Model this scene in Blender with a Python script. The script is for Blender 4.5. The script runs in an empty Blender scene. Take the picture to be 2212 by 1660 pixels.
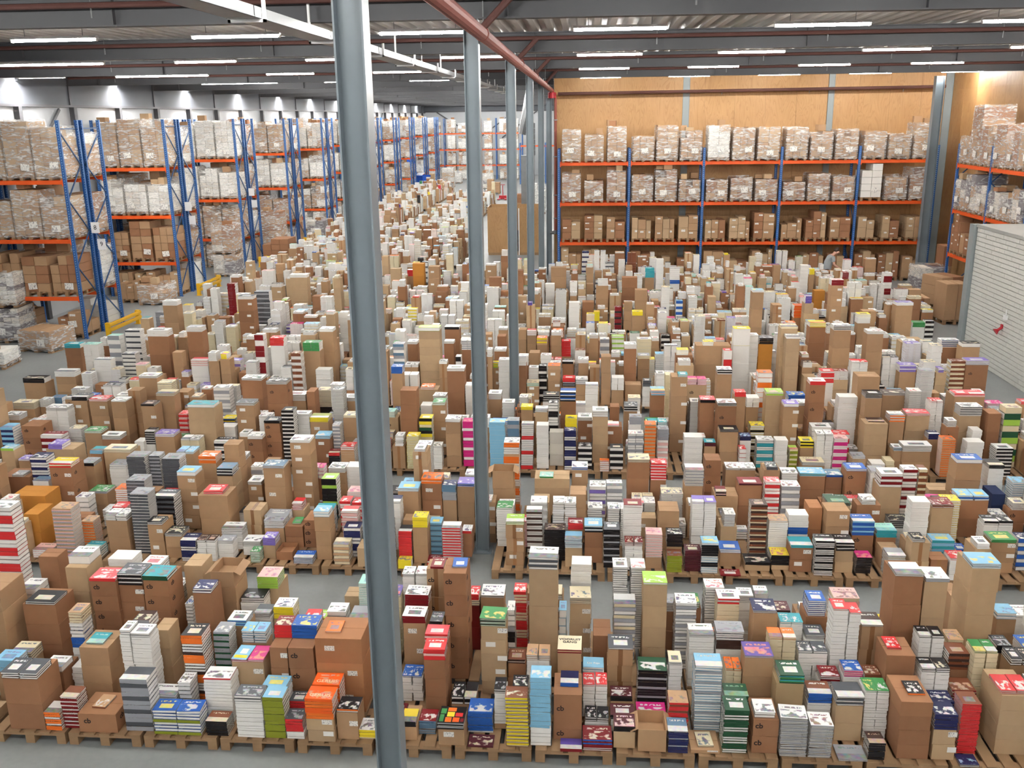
import bpy, math, random
import numpy as np
from mathutils import Matrix, Vector

scene = bpy.context.scene
COL = scene.collection

# ---------------------------------------------------------------- camera
F_PX, PITCH, YAW, ROLL, EYE = 2042.35, math.radians(15.7833), math.radians(4.4663), math.radians(-0.7576), 6.493
_cy, _sy = math.cos(YAW), math.sin(YAW)
FW = Vector((-_sy * math.cos(PITCH), _cy * math.cos(PITCH), -math.sin(PITCH)))
RT = Vector((_cy, _sy, 0.0))
UP = RT.cross(FW)
_c, _s = math.cos(ROLL), math.sin(ROLL)
RT, UP = _c * RT + _s * UP, -_s * RT + _c * UP
cam_data = bpy.data.cameras.new('camera')
cam_data.sensor_fit = 'HORIZONTAL'
cam_data.sensor_width = 36.0
cam_data.lens = F_PX / 2212.0 * 36.0
cam_data.clip_start, cam_data.clip_end = 0.1, 400.0
cam = bpy.data.objects.new('camera', cam_data)
COL.objects.link(cam)
_m = Matrix((RT, UP, -FW)).transposed().to_4x4()
_m.translation = Vector((0, 0, EYE))
cam.matrix_world = _m
scene.camera = cam

# ---------------------------------------------------------------- world, exposure
world = bpy.data.worlds.new('world')
scene.world = world
world.use_nodes = True
world.node_tree.nodes['Background'].inputs[0].default_value = (1.0, 0.99, 0.97, 1)
world.node_tree.nodes['Background'].inputs[1].default_value = 0.25
scene.view_settings.view_transform = 'Standard'
scene.view_settings.look = 'None'
scene.view_settings.gamma = 1.0
scene.view_settings.use_curve_mapping = False
scene.view_settings.exposure = 2.95
TUBE_POWER = 34.0

# ---------------------------------------------------------------- pixel -> place
def ray(u, v):
    return FW + RT * ((u - 1106) / F_PX) - UP * ((v - 830) / F_PX)

def at_y(u, v, y):
    d = ray(u, v)
    return d * (y / d.y) + Vector((0, 0, EYE))

def at_z(u, v, z):
    d = ray(u, v)
    return d * ((z - EYE) / d.z) + Vector((0, 0, EYE))

def at_x(u, v, x):
    d = ray(u, v)
    return d * (x / d.x) + Vector((0, 0, EYE))

def to_px(x, y, z):
    p = Vector((x, y, z - EYE))
    d = p.dot(FW)
    return 1106 + F_PX * p.dot(RT) / d, 830 - F_PX * p.dot(UP) / d, d

def x_at(u, y, z):
    """x where the pixel column u meets depth y at height z"""
    x = 0.0
    for _ in range(8):
        a = to_px(x, y, z)[0]
        b = to_px(x + .01, y, z)[0]
        x -= (a - u) / ((b - a) / .01)
    return x

# ---------------------------------------------------------------- helpers
def lin(c):
    c = c / 255.0
    return c / 12.92 if c <= .04045 else ((c + .055) / 1.055) ** 2.4

def rgb(r, g, b):
    return (lin(r), lin(g), lin(b), 1.0)

def link(o, parent=None):
    COL.objects.link(o)
    if parent is not None:
        o.parent = parent
    return o

USED = {}
def tag(o, label=None, cat=None, group=None, kind=None):
    if label: o['label'] = label
    if cat: o['category'] = cat
    if group: o['group'] = group
    if kind: o['kind'] = kind
    return o

def empty(name, loc, rz=0.0):
    o = bpy.data.objects.new(name, None)
    o.empty_display_size = .1
    o.location = loc
    o.rotation_euler = (0, 0, rz)
    return link(o)

class MB:
    """collects quads; every face carries two colours, a seed and a uv"""
    def __init__(self):
        self.v, self.f, self.ca, self.cb, self.sd, self.mi = [], [], [], [], [], []
        self.uv = []
    def quad(self, p, ca=(1, 1, 1, 1), cb=None, seed=0.0, mi=0, uv=((0, 0), (1, 0), (1, 1), (0, 1))):
        n = len(self.v)
        self.v.extend(p)
        self.f.append((n, n + 1, n + 2, n + 3))
        self.ca.append(ca); self.cb.append(cb if cb else (ca[0], ca[1], ca[2], 0.0))
        self.sd.append(seed); self.mi.append(mi); self.uv.extend(uv)
    def box(self, x0, x1, y0, y1, z0, z1, ca=(1, 1, 1, 1), faces='fblrtu', mi=0, M=None, top=None, seed=0.0, front=None):
        p = [(x0, y0, z0), (x1, y0, z0), (x1, y1, z0), (x0, y1, z0), (x0, y0, z1), (x1, y0, z1), (x1, y1, z1), (x0, y1, z1)]
        if M is not None:
            p = [tuple(M @ Vector(q)) for q in p]
        S = {'f': (0, 1, 5, 4), 'r': (1, 2, 6, 5), 'b': (2, 3, 7, 6), 'l': (3, 0, 4, 7), 't': (4, 5, 6, 7), 'u': (3, 2, 1, 0)}
        for k in faces:
            q = [p[i] for i in S[k]]
            if k == 't' and top:
                self.quad(q, top[0], top[1], seed, mi)
            elif k == 'f' and front:
                self.quad(q, front, None, seed, mi)
            else:
                self.quad(q, ca, None, seed, mi)
    def tube(self, a, b, r, n=8, ca=(1, 1, 1, 1), mi=0, caps=True, r2=None):
        a, b = Vector(a), Vector(b)
        r2 = r if r2 is None else r2
        d = (b - a).normalized()
        s = d.cross(Vector((0, 0, 1)) if abs(d.z) < .9 else Vector((1, 0, 0))).normalized()
        t = d.cross(s)
        ra = [tuple(a + (s * math.cos(6.2832 * i / n) + t * math.sin(6.2832 * i / n)) * r) for i in range(n)]
        rb = [tuple(b + (s * math.cos(6.2832 * i / n) + t * math.sin(6.2832 * i / n)) * r2) for i in range(n)]
        for i in range(n):
            j = (i + 1) % n
            self.quad((ra[i], ra[j], rb[j], rb[i]), ca, mi=mi)
        if caps:
            for i in range(1, n - 1, 2):
                j = min(i + 2, n - 1)
                self.quad((ra[0], ra[j], ra[i + 1 if i + 1 < n else i], ra[i]), ca, mi=mi)
                self.quad((rb[0], rb[i], rb[i + 1 if i + 1 < n else i], rb[j]), ca, mi=mi)
    def bar(self, a, b, w, h, ca=(1, 1, 1, 1), mi=0):
        """square bar from a to b"""
        a, b = Vector(a), Vector(b)
        d = (b - a)
        L = d.length
        q = d.to_track_quat('X', 'Z').to_matrix().to_4x4()
        q.translation = a
        self.box(0, L, -w / 2, w / 2, -h / 2, h / 2, ca, mi=mi, M=q)
    def mesh(self, name, mats):
        me = bpy.data.meshes.new(name)
        nf = len(self.f)
        me.vertices.add(len(self.v)); me.vertices.foreach_set('co', np.asarray(self.v, 'f').ravel())
        me.loops.add(nf * 4); me.loops.foreach_set('vertex_index', np.asarray(self.f, 'i').ravel())
        me.polygons.add(nf)
        me.polygons.foreach_set('loop_start', np.arange(nf, dtype='i') * 4)
        for m in (mats if isinstance(mats, (list, tuple)) else [mats]):
            me.materials.append(m)
        me.polygons.foreach_set('material_index', np.asarray(self.mi, 'i'))
        uv = me.uv_layers.new(name='UVMap')
        uv.data.foreach_set('uv', np.asarray(self.uv, 'f').ravel())
        a = me.attributes.new('ca', 'FLOAT_COLOR', 'FACE'); a.data.foreach_set('color', np.asarray(self.ca, 'f').ravel())
        a = me.attributes.new('cb', 'FLOAT_COLOR', 'FACE'); a.data.foreach_set('color', np.asarray(self.cb, 'f').ravel())
        a = me.attributes.new('seed', 'FLOAT', 'FACE'); a.data.foreach_set('value', np.asarray(self.sd, 'f'))
        me.update(calc_edges=True)
        return me
    def build(self, name, mats, parent=None, loc=None, rz=0.0):
        o = bpy.data.objects.new(name, self.mesh(name, mats))
        link(o, parent)
        if loc is not None: o.location = loc
        if rz: o.rotation_euler = (0, 0, rz)
        return o

_texts = {}
def text_mesh(s, size, mat, bold=0.0):
    key = (s, size, mat.name)
    if key not in _texts:
        cu = bpy.data.curves.new('lettering', 'FONT')
        cu.body = s; cu.size = size; cu.extrude = 0.0008; cu.offset = bold
        cu.align_x = 'CENTER'; cu.align_y = 'CENTER'; cu.resolution_u = 3
        o = bpy.data.objects.new('lettering', cu)
        COL.objects.link(o)
        dg = bpy.context.evaluated_depsgraph_get()
        me = bpy.data.meshes.new_from_object(o.evaluated_get(dg))
        bpy.data.objects.remove(o)
        me.materials.clear(); me.materials.append(mat)
        _texts[key] = me
    return _texts[key]

ORD = ['zeroth', 'first', 'second', 'third', 'fourth', 'fifth', 'sixth', 'seventh', 'eighth', 'ninth', 'tenth', 'eleventh', 'twelfth',
       'thirteenth', 'fourteenth', 'fifteenth', 'sixteenth', 'seventeenth', 'eighteenth', 'nineteenth', 'twentieth']
def nth(i):
    if i < len(ORD): return ORD[i]
    T = {2: 'twenty', 3: 'thirty', 4: 'forty', 5: 'fifty', 6: 'sixty'}
    return T[min(6, i // 10)] + ('-' + ORD[i % 10] if i % 10 else '')

# ---------------------------------------------------------------- materials
def nodes(name):
    m = bpy.data.materials.new(name)
    m.use_nodes = True
    nt = m.node_tree
    b = nt.nodes['Principled BSDF']
    return m, nt, b

def N(nt, t, **kw):
    n = nt.nodes.new(t)
    for k, v in kw.items():
        if hasattr(n, k): setattr(n, k, v)
        else: n.inputs[k].default_value = v
    return n

def plain(name, col, rough=.6, metal=0.0, noise=0.0, scale=6.0, bump=0.0, coords='Object', stretch=(1, 1, 1)):
    m, nt, b = nodes(name)
    b.inputs['Base Color'].default_value = col
    b.inputs['Roughness'].default_value = rough
    b.inputs['Metallic'].default_value = metal
    b.inputs['Specular IOR Level'].default_value = .3
    if noise or bump:
        tc = N(nt, 'ShaderNodeTexCoord')
        mp = N(nt, 'ShaderNodeMapping'); mp.inputs['Scale'].default_value = stretch
        nt.links.new(tc.outputs[coords], mp.inputs[0])
        nz = N(nt, 'ShaderNodeTexNoise'); nz.inputs['Scale'].default_value = scale; nz.inputs['Detail'].default_value = 5
        nt.links.new(mp.outputs[0], nz.inputs['Vector'])
        if noise:
            mx = N(nt, 'ShaderNodeMix', data_type='RGBA')
            mx.inputs[6].default_value = tuple(c * (1 - noise) for c in col[:3]) + (1,)
            mx.inputs[7].default_value = tuple(min(1, c * (1 + noise)) for c in col[:3]) + (1,)
            nt.links.new(nz.outputs['Fac'], mx.inputs[0]); nt.links.new(mx.outputs[2], b.inputs['Base Color'])
        if bump:
            bp = N(nt, 'ShaderNodeBump'); bp.inputs['Strength'].default_value = bump; bp.inputs['Distance'].default_value = .02
            nt.links.new(nz.outputs['Fac'], bp.inputs['Height']); nt.links.new(bp.outputs[0], b.inputs['Normal'])
    return m

def attr_mat(name, rough=.7, art=False, grain=.12, gscale=25.0):
    """colour from the mesh's own ca attribute, flat cover print from cb"""
    m, nt, b = nodes(name)
    L = nt.links.new
    b.inputs['Roughness'].default_value = rough
    b.inputs['Specular IOR Level'].default_value = .25
    ca = N(nt, 'ShaderNodeAttribute', attribute_name='ca')
    tc = N(nt, 'ShaderNodeTexCoord')
    nz = N(nt, 'ShaderNodeTexNoise'); nz.inputs['Scale'].default_value = gscale; nz.inputs['Detail'].default_value = 3
    L(tc.outputs['Object'], nz.inputs['Vector'])
    mr = N(nt, 'ShaderNodeMapRange'); mr.inputs[3].default_value = 1 - grain; mr.inputs[4].default_value = 1 + grain
    L(nz.outputs['Fac'], mr.inputs[0])
    base = ca.outputs['Color']
    if art:
        cb = N(nt, 'ShaderNodeAttribute', attribute_name='cb')
        sd = N(nt, 'ShaderNodeAttribute', attribute_name='seed')
        uv = N(nt, 'ShaderNodeUVMap', uv_map='UVMap')
        sep = N(nt, 'ShaderNodeSeparateXYZ'); L(uv.outputs[0], sep.inputs[0])
        # picture: blotches that differ with the seed
        an = N(nt, 'ShaderNodeTexNoise', noise_dimensions='4D'); an.inputs['Scale'].default_value = 3.2; an.inputs['Detail'].default_value = 2.5
        L(uv.outputs[0], an.inputs['Vector']); L(sd.outputs['Fac'], an.inputs['W'])
        cr = N(nt, 'ShaderNodeMapRange'); cr.inputs[1].default_value = .49; cr.inputs[2].default_value = .56
        L(an.outputs['Fac'], cr.inputs[0])
        # picture only inside a margin and below the title
        def band(sock, lo, hi):
            a = N(nt, 'ShaderNodeMath', operation='GREATER_THAN'); L(sock, a.inputs[0]); a.inputs[1].default_value = lo
            c = N(nt, 'ShaderNodeMath', operation='LESS_THAN'); L(sock, c.inputs[0]); c.inputs[1].default_value = hi
            q = N(nt, 'ShaderNodeMath', operation='MULTIPLY'); L(a.outputs[0], q.inputs[0]); L(c.outputs[0], q.inputs[1])
            return q.outputs[0]
        def mul(a, c):
            q = N(nt, 'ShaderNodeMath', operation='MULTIPLY'); L(a, q.inputs[0]); L(c, q.inputs[1]); return q.outputs[0]
        def frac(k):
            a = N(nt, 'ShaderNodeMath', operation='MULTIPLY'); L(sd.outputs['Fac'], a.inputs[0]); a.inputs[1].default_value = k
            f = N(nt, 'ShaderNodeMath', operation='FRACT'); L(a.outputs[0], f.inputs[0]); return f.outputs[0]
        sty = frac(.917)
        blot = mul(mul(band(sep.outputs[0], .05, .95), band(sep.outputs[1], .06, .62)), cr.outputs[0])
        blot = mul(blot, band(sty, -.1, .55))
        pan = mul(mul(band(sep.outputs[0], .22, .78), band(sep.outputs[1], .2, .58)), band(sty, .55, .78))
        bnd = mul(band(sep.outputs[1], .0, .4), band(sty, .78, 1.1))
        p1 = N(nt, 'ShaderNodeMath', operation='MAXIMUM'); L(blot, p1.inputs[0]); L(pan, p1.inputs[1])
        p2 = N(nt, 'ShaderNodeMath', operation='MAXIMUM'); L(p1.outputs[0], p2.inputs[0]); L(bnd, p2.inputs[1])
        pic = p2.outputs[0]
        # title: two lines broken into strokes
        st = N(nt, 'ShaderNodeTexNoise', noise_dimensions='4D'); st.inputs['Scale'].default_value = 1.0; st.inputs['Detail'].default_value = 0
        mp = N(nt, 'ShaderNodeMapping'); mp.inputs['Scale'].default_value = (13, 9, 1); L(uv.outputs[0], mp.inputs[0])
        L(mp.outputs[0], st.inputs['Vector']); L(sd.outputs['Fac'], st.inputs['W'])
        sg = N(nt, 'ShaderNodeMath', operation='GREATER_THAN'); L(st.outputs['Fac'], sg.inputs[0]); sg.inputs[1].default_value = .47
        tl = mul(mul(band(sep.outputs[0], .14, .86), band(sep.outputs[1], .72, .84)), mul(sg.outputs[0], band(frac(1.731), -.1, .6)))
        mxx = N(nt, 'ShaderNodeMath', operation='MAXIMUM'); L(pic, mxx.inputs[0]); L(tl, mxx.inputs[1])
        fac = mul(mxx.outputs[0], cb.outputs['Alpha'])
        mx = N(nt, 'ShaderNodeMix', data_type='RGBA'); L(fac, mx.inputs[0]); L(ca.outputs['Color'], mx.inputs[6])
        hz = N(nt, 'ShaderNodeTexNoise', noise_dimensions='4D'); hz.inputs['Scale'].default_value = 4.5; hz.inputs['Detail'].default_value = 1
        L(uv.outputs[0], hz.inputs['Vector']); L(sd.outputs['Fac'], hz.inputs['W'])
        m5 = N(nt, 'ShaderNodeMix', data_type='RGBA'); m5.inputs[0].default_value = .38; L(cb.outputs['Color'], m5.inputs[6]); L(hz.outputs['Color'], m5.inputs[7])
        L(m5.outputs[2], mx.inputs[7])
        base = mx.outputs[2]
    vm = N(nt, 'ShaderNodeVectorMath', operation='SCALE'); L(base, vm.inputs[0]); L(mr.outputs[0], vm.inputs['Scale'])
    L(vm.outputs[0], b.inputs['Base Color'])
    return m

def ply_mat(name, c0, c1, axis='z'):
    m, nt, b = nodes(name)
    L = nt.links.new
    tc = N(nt, 'ShaderNodeTexCoord')
    oi = N(nt, 'ShaderNodeObjectInfo')
    ad = N(nt, 'ShaderNodeVectorMath', operation='ADD'); L(tc.outputs['Object'], ad.inputs[0]); L(oi.outputs['Location'], ad.inputs[1])
    mp = N(nt, 'ShaderNodeMapping'); mp.inputs['Scale'].default_value = (1.5, 1.5, .28); L(ad.outputs[0], mp.inputs[0])
    wv = N(nt, 'ShaderNodeTexNoise'); wv.inputs['Scale'].default_value = 1.6; wv.inputs['Detail'].default_value = 2; wv.inputs['Distortion'].default_value = 1.0
    L(mp.outputs[0], wv.inputs['Vector'])
    m1 = N(nt, 'ShaderNodeMath', operation='MULTIPLY'); L(wv.outputs['Fac'], m1.inputs[0]); m1.inputs[1].default_value = 14
    m2 = N(nt, 'ShaderNodeMath', operation='FRACT'); L(m1.outputs[0], m2.inputs[0])
    m3 = N(nt, 'ShaderNodeMapRange'); m3.inputs[1].default_value = .55; m3.inputs[2].default_value = 1.0; L(m2.outputs[0], m3.inputs[0])
    n2 = N(nt, 'ShaderNodeTexNoise'); n2.inputs['Scale'].default_value = 1.1; n2.inputs['Detail'].default_value = 4; L(ad.outputs[0], n2.inputs['Vector'])
    a = N(nt, 'ShaderNodeMath', operation='MULTIPLY_ADD'); L(m3.outputs[0], a.inputs[0]); a.inputs[1].default_value = .45
    s = N(nt, 'ShaderNodeMath', operation='MULTIPLY'); L(n2.outputs['Fac'], s.inputs[0]); s.inputs[1].default_value = .6
    L(s.outputs[0], a.inputs[2])
    mx = N(nt, 'ShaderNodeMix', data_type='RGBA'); L(a.outputs[0], mx.inputs[0]); mx.inputs[6].default_value = c0; mx.inputs[7].default_value = c1
    L(mx.outputs[2], b.inputs['Base Color'])
    b.inputs['Roughness'].default_value = .55
    return m

def film_mat():
    m, nt, b = nodes('stretch_film')
    L = nt.links.new
    tc = N(nt, 'ShaderNodeTexCoord')
    oi = N(nt, 'ShaderNodeObjectInfo')
    ad = N(nt, 'ShaderNodeVectorMath', operation='ADD'); L(tc.outputs['Object'], ad.inputs[0]); L(oi.outputs['Location'], ad.inputs[1])
    mp = N(nt, 'ShaderNodeMapping'); mp.inputs['Scale'].default_value = (.9, .9, 3.6); mp.inputs['Rotation'].default_value = (.3, .4, 0); L(ad.outputs[0], mp.inputs[0])
    nz = N(nt, 'ShaderNodeTexNoise'); nz.inputs['Scale'].default_value = 3.4; nz.inputs['Detail'].default_value = 5; nz.inputs['Distortion'].default_value = 1.4
    L(mp.outputs[0], nz.inputs['Vector'])
    mr = N(nt, 'ShaderNodeMapRange'); mr.inputs[1].default_value = .46; mr.inputs[2].default_value = .74; mr.inputs[3].default_value = .14; mr.inputs[4].default_value = .85
    L(nz.outputs['Fac'], mr.inputs[0]); L(mr.outputs[0], b.inputs['Alpha'])
    bp = N(nt, 'ShaderNodeBump'); bp.inputs['Strength'].default_value = .5; bp.inputs['Distance'].default_value = .03
    L(nz.outputs['Fac'], bp.inputs['Height']); L(bp.outputs[0], b.inputs['Normal'])
    b.inputs['Base Color'].default_value = rgb(250, 249, 247)
    b.inputs['Roughness'].default_value = .25
    return m

def emit_mat(name, col, power):
    m, nt, b = nodes(name)
    b.inputs['Base Color'].default_value = col
    b.inputs['Emission Color'].default_value = col
    b.inputs['Emission Strength'].default_value = power
    return m

def label_mat():
    """white paper with rows of dark strokes"""
    m, nt, b = nodes('paper_label')
    L = nt.links.new
    uv = N(nt, 'ShaderNodeUVMap', uv_map='UVMap')
    oi = N(nt, 'ShaderNodeObjectInfo')
    mp = N(nt, 'ShaderNodeMapping'); mp.inputs['Scale'].default_value = (9, 3.5, 1); L(uv.outputs[0], mp.inputs[0])
    nz = N(nt, 'ShaderNodeTexNoise', noise_dimensions='4D'); nz.inputs['Scale'].default_value = 1; nz.inputs['Detail'].default_value = 1
    L(mp.outputs[0], nz.inputs['Vector']); 
    q = N(nt, 'ShaderNodeMath', operation='MULTIPLY'); L(oi.outputs['Random'], q.inputs[0]); q.inputs[1].default_value = 60; L(q.outputs[0], nz.inputs['W'])
    mr = N(nt, 'ShaderNodeMapRange'); mr.inputs[1].default_value = .56; mr.inputs[2].default_value = .62; L(nz.outputs['Fac'], mr.inputs[0])
    mx = N(nt, 'ShaderNodeMix', data_type='RGBA'); L(mr.outputs[0], mx.inputs[0])
    mx.inputs[6].default_value = rgb(236, 234, 228); mx.inputs[7].default_value = rgb(150, 148, 150)
    L(mx.outputs[2], b.inputs['Base Color']); b.inputs['Roughness'].default_value = .6
    return m

def floor_mat():
    m, nt, b = nodes('concrete_floor')
    L = nt.links.new
    tc = N(nt, 'ShaderNodeTexCoord')
    n1 = N(nt, 'ShaderNodeTexNoise'); n1.inputs['Scale'].default_value = .7; n1.inputs['Detail'].default_value = 6; L(tc.outputs['Object'], n1.inputs['Vector'])
    n2 = N(nt, 'ShaderNodeTexNoise'); n2.inputs['Scale'].default_value = 14; n2.inputs['Detail'].default_value = 4; L(tc.outputs['Object'], n2.inputs['Vector'])
    ad = N(nt, 'ShaderNodeMath', operation='MULTIPLY_ADD'); L(n2.outputs['Fac'], ad.inputs[0]); ad.inputs[1].default_value = .35
    mu = N(nt, 'ShaderNodeMath', operation='MULTIPLY'); L(n1.outputs['Fac'], mu.inputs[0]); mu.inputs[1].default_value = .65; L(mu.outputs[0], ad.inputs[2])
    mx = N(nt, 'ShaderNodeMix', data_type='RGBA'); L(ad.outputs[0], mx.inputs[0])
    mx.inputs[6].default_value = rgb(115, 118, 118); mx.inputs[7].default_value = rgb(149, 152, 151)
    L(mx.outputs[2], b.inputs['Base Color'])
    b.inputs['Roughness'].default_value = .48
    b.inputs['Specular IOR Level'].default_value = .35
    return m

def perf_mat(name, col):
    """painted steel with slots in colour only down the face"""
    m, nt, b = nodes(name)
    L = nt.links.new
    tc = N(nt, 'ShaderNodeTexCoord')
    sep = N(nt, 'ShaderNodeSeparateXYZ'); L(tc.outputs['Object'], sep.inputs[0])
    a = N(nt, 'ShaderNodeMath', operation='MULTIPLY'); L(sep.outputs[2], a.inputs[0]); a.inputs[1].default_value = 13.3
    f = N(nt, 'ShaderNodeMath', operation='FRACT'); L(a.outputs[0], f.inputs[0])
    g = N(nt, 'ShaderNodeMath', operation='LESS_THAN'); L(f.outputs[0], g.inputs[0]); g.inputs[1].default_value = .38
    ab = N(nt, 'ShaderNodeMath', operation='ABSOLUTE'); L(sep.outputs[0], ab.inputs[0])
    lo = N(nt, 'ShaderNodeMath', operation='LESS_THAN'); L(ab.outputs[0], lo.inputs[0]); lo.inputs[1].default_value = .012
    q = N(nt, 'ShaderNodeMath', operation='MULTIPLY'); L(g.outputs[0], q.inputs[0]); L(lo.outputs[0], q.inputs[1])
    mx = N(nt, 'ShaderNodeMix', data_type='RGBA'); L(q.outputs[0], mx.inputs[0]); mx.inputs[6].default_value = col
    mx.inputs[7].default_value = rgb(150, 175, 200)  # pale slot colour stands in for light showing through the holes
    L(mx.outputs[2], b.inputs['Base Color']); b.inputs['Roughness'].default_value = .4
    return m

MAT = dict(
    floor=floor_mat(),
    deck=plain('galvanised_deck', rgb(179, 175, 170), .45, .25, .22, 1.3, stretch=(1, .25, 1)),
    beam=plain('charcoal_paint', rgb(80, 80, 83), .5, 0, .08, 2),
    column=plain('grey_column_paint', rgb(120, 130, 137), .36, 0, .06, 3),
    column_far=plain('pale_column_paint', rgb(140, 148, 149), .45, 0, .05, 3),
    redpipe=plain('red_brown_pipe', rgb(141, 78, 68),   .6, 0, .1, 4),
    darkpipe=plain('dark_brown_pipe', rgb(88, 58, 53), .5, 0, .1, 4),
    redvalve=plain('red_valve', rgb(178, 42, 52), .4),
    galv=plain('galvanised_steel', rgb(127, 129, 131), .4, .5, .15, 5),
    ply=ply_mat('plywood', rgb(185, 146, 98), rgb(157, 113, 68)),
    plyd=ply_mat('plywood_darker', rgb(174, 133, 87), rgb(152, 107, 65)),
    white_wall=plain('white_cladding', rgb(179, 182, 185), .6, 0, .05, 2),
    dark_wall=plain('grey_cladding', rgb(93, 96, 102), .6, 0, .05, 2),
    brick=plain('white_painted_brick', rgb(210, 210, 204), .6, 0, .05, 9, .25),
    mortar=plain('white_painted_mortar', rgb(150, 150, 146), .8),
    roof=plain('grey_roof_felt', rgb(160, 160, 156), .7, 0, .06, 3),
    lamp_white=plain('lamp_enamel', rgb(238, 238, 238), .4),
    tube=emit_mat('lamp_tube', (1.0, .985, .95, 1), TUBE_POWER),
    tube_boost=emit_mat('boosted_lamp_tube', (1.0, .985, .95, 1), TUBE_POWER * 2.4),  # still one tube, emission raised to brighten the cones on the left wall
    blue=perf_mat('rack_blue', rgb(36, 88, 151)),
    brace=plain('brace_blue', rgb(48, 78, 118), .45),
    orange=plain('rack_orange', rgb(227, 93, 36), .42, 0, .05, 3),
    yellow=plain('barrier_yellow', rgb(219, 170, 30), .42, 0, .07, 5),
    wood=plain('pallet_wood', rgb(153, 123, 92), .75, 0, .22, 5, .1, stretch=(1, 1, 4)),
    card=attr_mat('cardboard', .78, False, .07, 9),
    print=attr_mat('printed_paper', .42, True, .03, 30),
    tape=plain('brown_tape', rgb(139, 100, 67), .25),
    label=label_mat(),
    ink=plain('black_ink', rgb(38, 30, 30), .6),
    white_ink=plain('pale_ink', rgb(248, 214, 180), .6),
    film=film_mat(),
    black=plain('black_plastic', rgb(26, 26, 28), .5),
    bin=plain('blue_plastic', rgb(34, 84, 182), .4, 0, .06, 4),
    skin=plain('skin', rgb(214, 166, 146), .55),
    hair=plain('dark_hair', rgb(62, 48, 40), .7),
    shirt=plain('grey_shirt', rgb(158, 164, 168), .8, 0, .06, 12),
    trousers=plain('dark_trousers', rgb(48, 52, 66), .8),
)

# ================================================================ the setting
random.seed(7)
X_LEFT, X_RIGHT, Y_PLY, Y_FAR, Y_REAR, Z_DECK, Z_BEAM = -18.45, 14.5, 40.3, 112.0, -9.0, 8.14, 7.75
X_IN = -1.27
COL_X, COL_D0, BAY = -1.53, 13.39, 6.9
GREY = (1, 1, 1, 1)

def struct(o, kind='structure'):
    o['kind'] = kind
    return o

m = MB()
m.box(X_LEFT, X_RIGHT + .3, Y_REAR, Y_PLY + .3, -.2, 0, GREY)
m.box(X_LEFT, X_IN + .1, Y_PLY + .3, Y_FAR, -.2, 0, GREY)
struct(m.build('floor', MAT['floor']))

# ceiling: trapezoidal deck running with the depth of the hall
m = MB()
def deck(x0, x1, y0, y1):
    p = .3
    n = int((x1 - x0) / p)
    for i in range(n):
        a = x0 + i * p
        xs = [(a, 0), (a + .11, 0), (a + .15, .1), (a + .26, .1), (a + .3, 0)]
        for (xa, za), (xb, zb) in zip(xs[:-1], xs[1:]):
            m.quad(((xa, y1, Z_DECK + za), (xb, y1, Z_DECK + zb), (xb, y0, Z_DECK + zb), (xa, y0, Z_DECK + za)), GREY)
    m.box(x0, x1, y0, y1, Z_DECK + .12, Z_DECK + .2, GREY)
deck(X_LEFT, X_RIGHT + .3, Y_REAR, Y_PLY + .3)
deck(X_LEFT, X_IN + .1, Y_PLY + .3, Y_FAR)
ceiling = struct(m.build('ceiling', MAT['deck']))

def i_beam(y, x0, x1):
    b = MB()
    b.box(x0, x1, y - .006, y + .006, Z_BEAM + .02, Z_DECK - .02)
    b.box(x0, x1, y - .1, y + .1, Z_BEAM, Z_BEAM + .02)
    b.box(x0, x1, y - .1, y + .1, Z_DECK - .02, Z_DECK - .001)
    x = x0 + 1.2
    while x < x1:
        b.box(x - .006, x + .006, y - .09, y + .09, Z_BEAM + .02, Z_DECK - .02)
        x += 5.4
    o = b.build('ceiling_beam', MAT['beam'], ceiling)
for j in range(-3, 15):
    y = COL_D0 + j * BAY
    if Y_REAR < y < Y_FAR:
        i_beam(y, X_LEFT + .02, X_RIGHT - .02 if y < Y_PLY else X_IN - .05)
        # secondary channel along the middle of every bay, where the lamps hang
        b = MB(); yy = y + BAY / 2
        if yy < Y_FAR - 1:
            b.box(X_LEFT + .02, X_RIGHT - .02 if yy < Y_PLY else X_IN - .05, yy - .03, yy + .03, Z_DECK - .07, Z_DECK - .001)
            b.build('lamp_rail', MAT['galv'], ceiling)

# plywood wall: sheets as pieces, seams left open
def panel_mesh(w, h, t):
    b = MB(); g = .004
    b.box(-w / 2 + g, w / 2 - g, -t, 0, g, h - g, GREY)
    return b.mesh('plywood_sheet', MAT['ply'])
def ply_wall(name, p0, p1, ztop):
    d = Vector(p1) - Vector(p0); L = d.length; n = round(L / 1.22); w = L / n
    rz = math.atan2(d.y, d.x)
    bk = MB(); bk.box(0, L, .0, .1, 0, ztop, GREY)
    wall = struct(bk.build(name, MAT['plyd'], loc=p0, rz=rz))
    z = 0; hs = [2.44, 2.44, 2.44, ztop - 7.32]
    for h in hs:
        me = panel_mesh(w, h, .018)
        for i in range(n):
            o = bpy.data.objects.new('plywood_sheet', me)
            o.location = ((i + .5) * w, 0, z); link(o, wall)
        z += h
    return wall
ply_wall('wall_back', (X_IN, Y_PLY, 0), (X_RIGHT, Y_PLY, 0), Z_DECK)
ply_wall('wall_right', (X_RIGHT, Y_PLY, 0), (X_RIGHT, Y_REAR, 0), Z_DECK)
for i, (x, w) in enumerate(((4.06, .27), (9.78, .24), (14.32, .3))):
    b = MB(); b.box(-w / 2, w / 2, -.045, -.02, 0, Z_DECK - .002); b.box(-w / 2, -w / 2 + .02, -.06, -.02, 0, Z_DECK - .002); b.box(w / 2 - .02, w / 2, -.06, -.02, 0, Z_DECK - .002)
    struct(b.build('trim_%d' % (i + 1), MAT['column_far'], loc=(x, Y_PLY, 0)))

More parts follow.
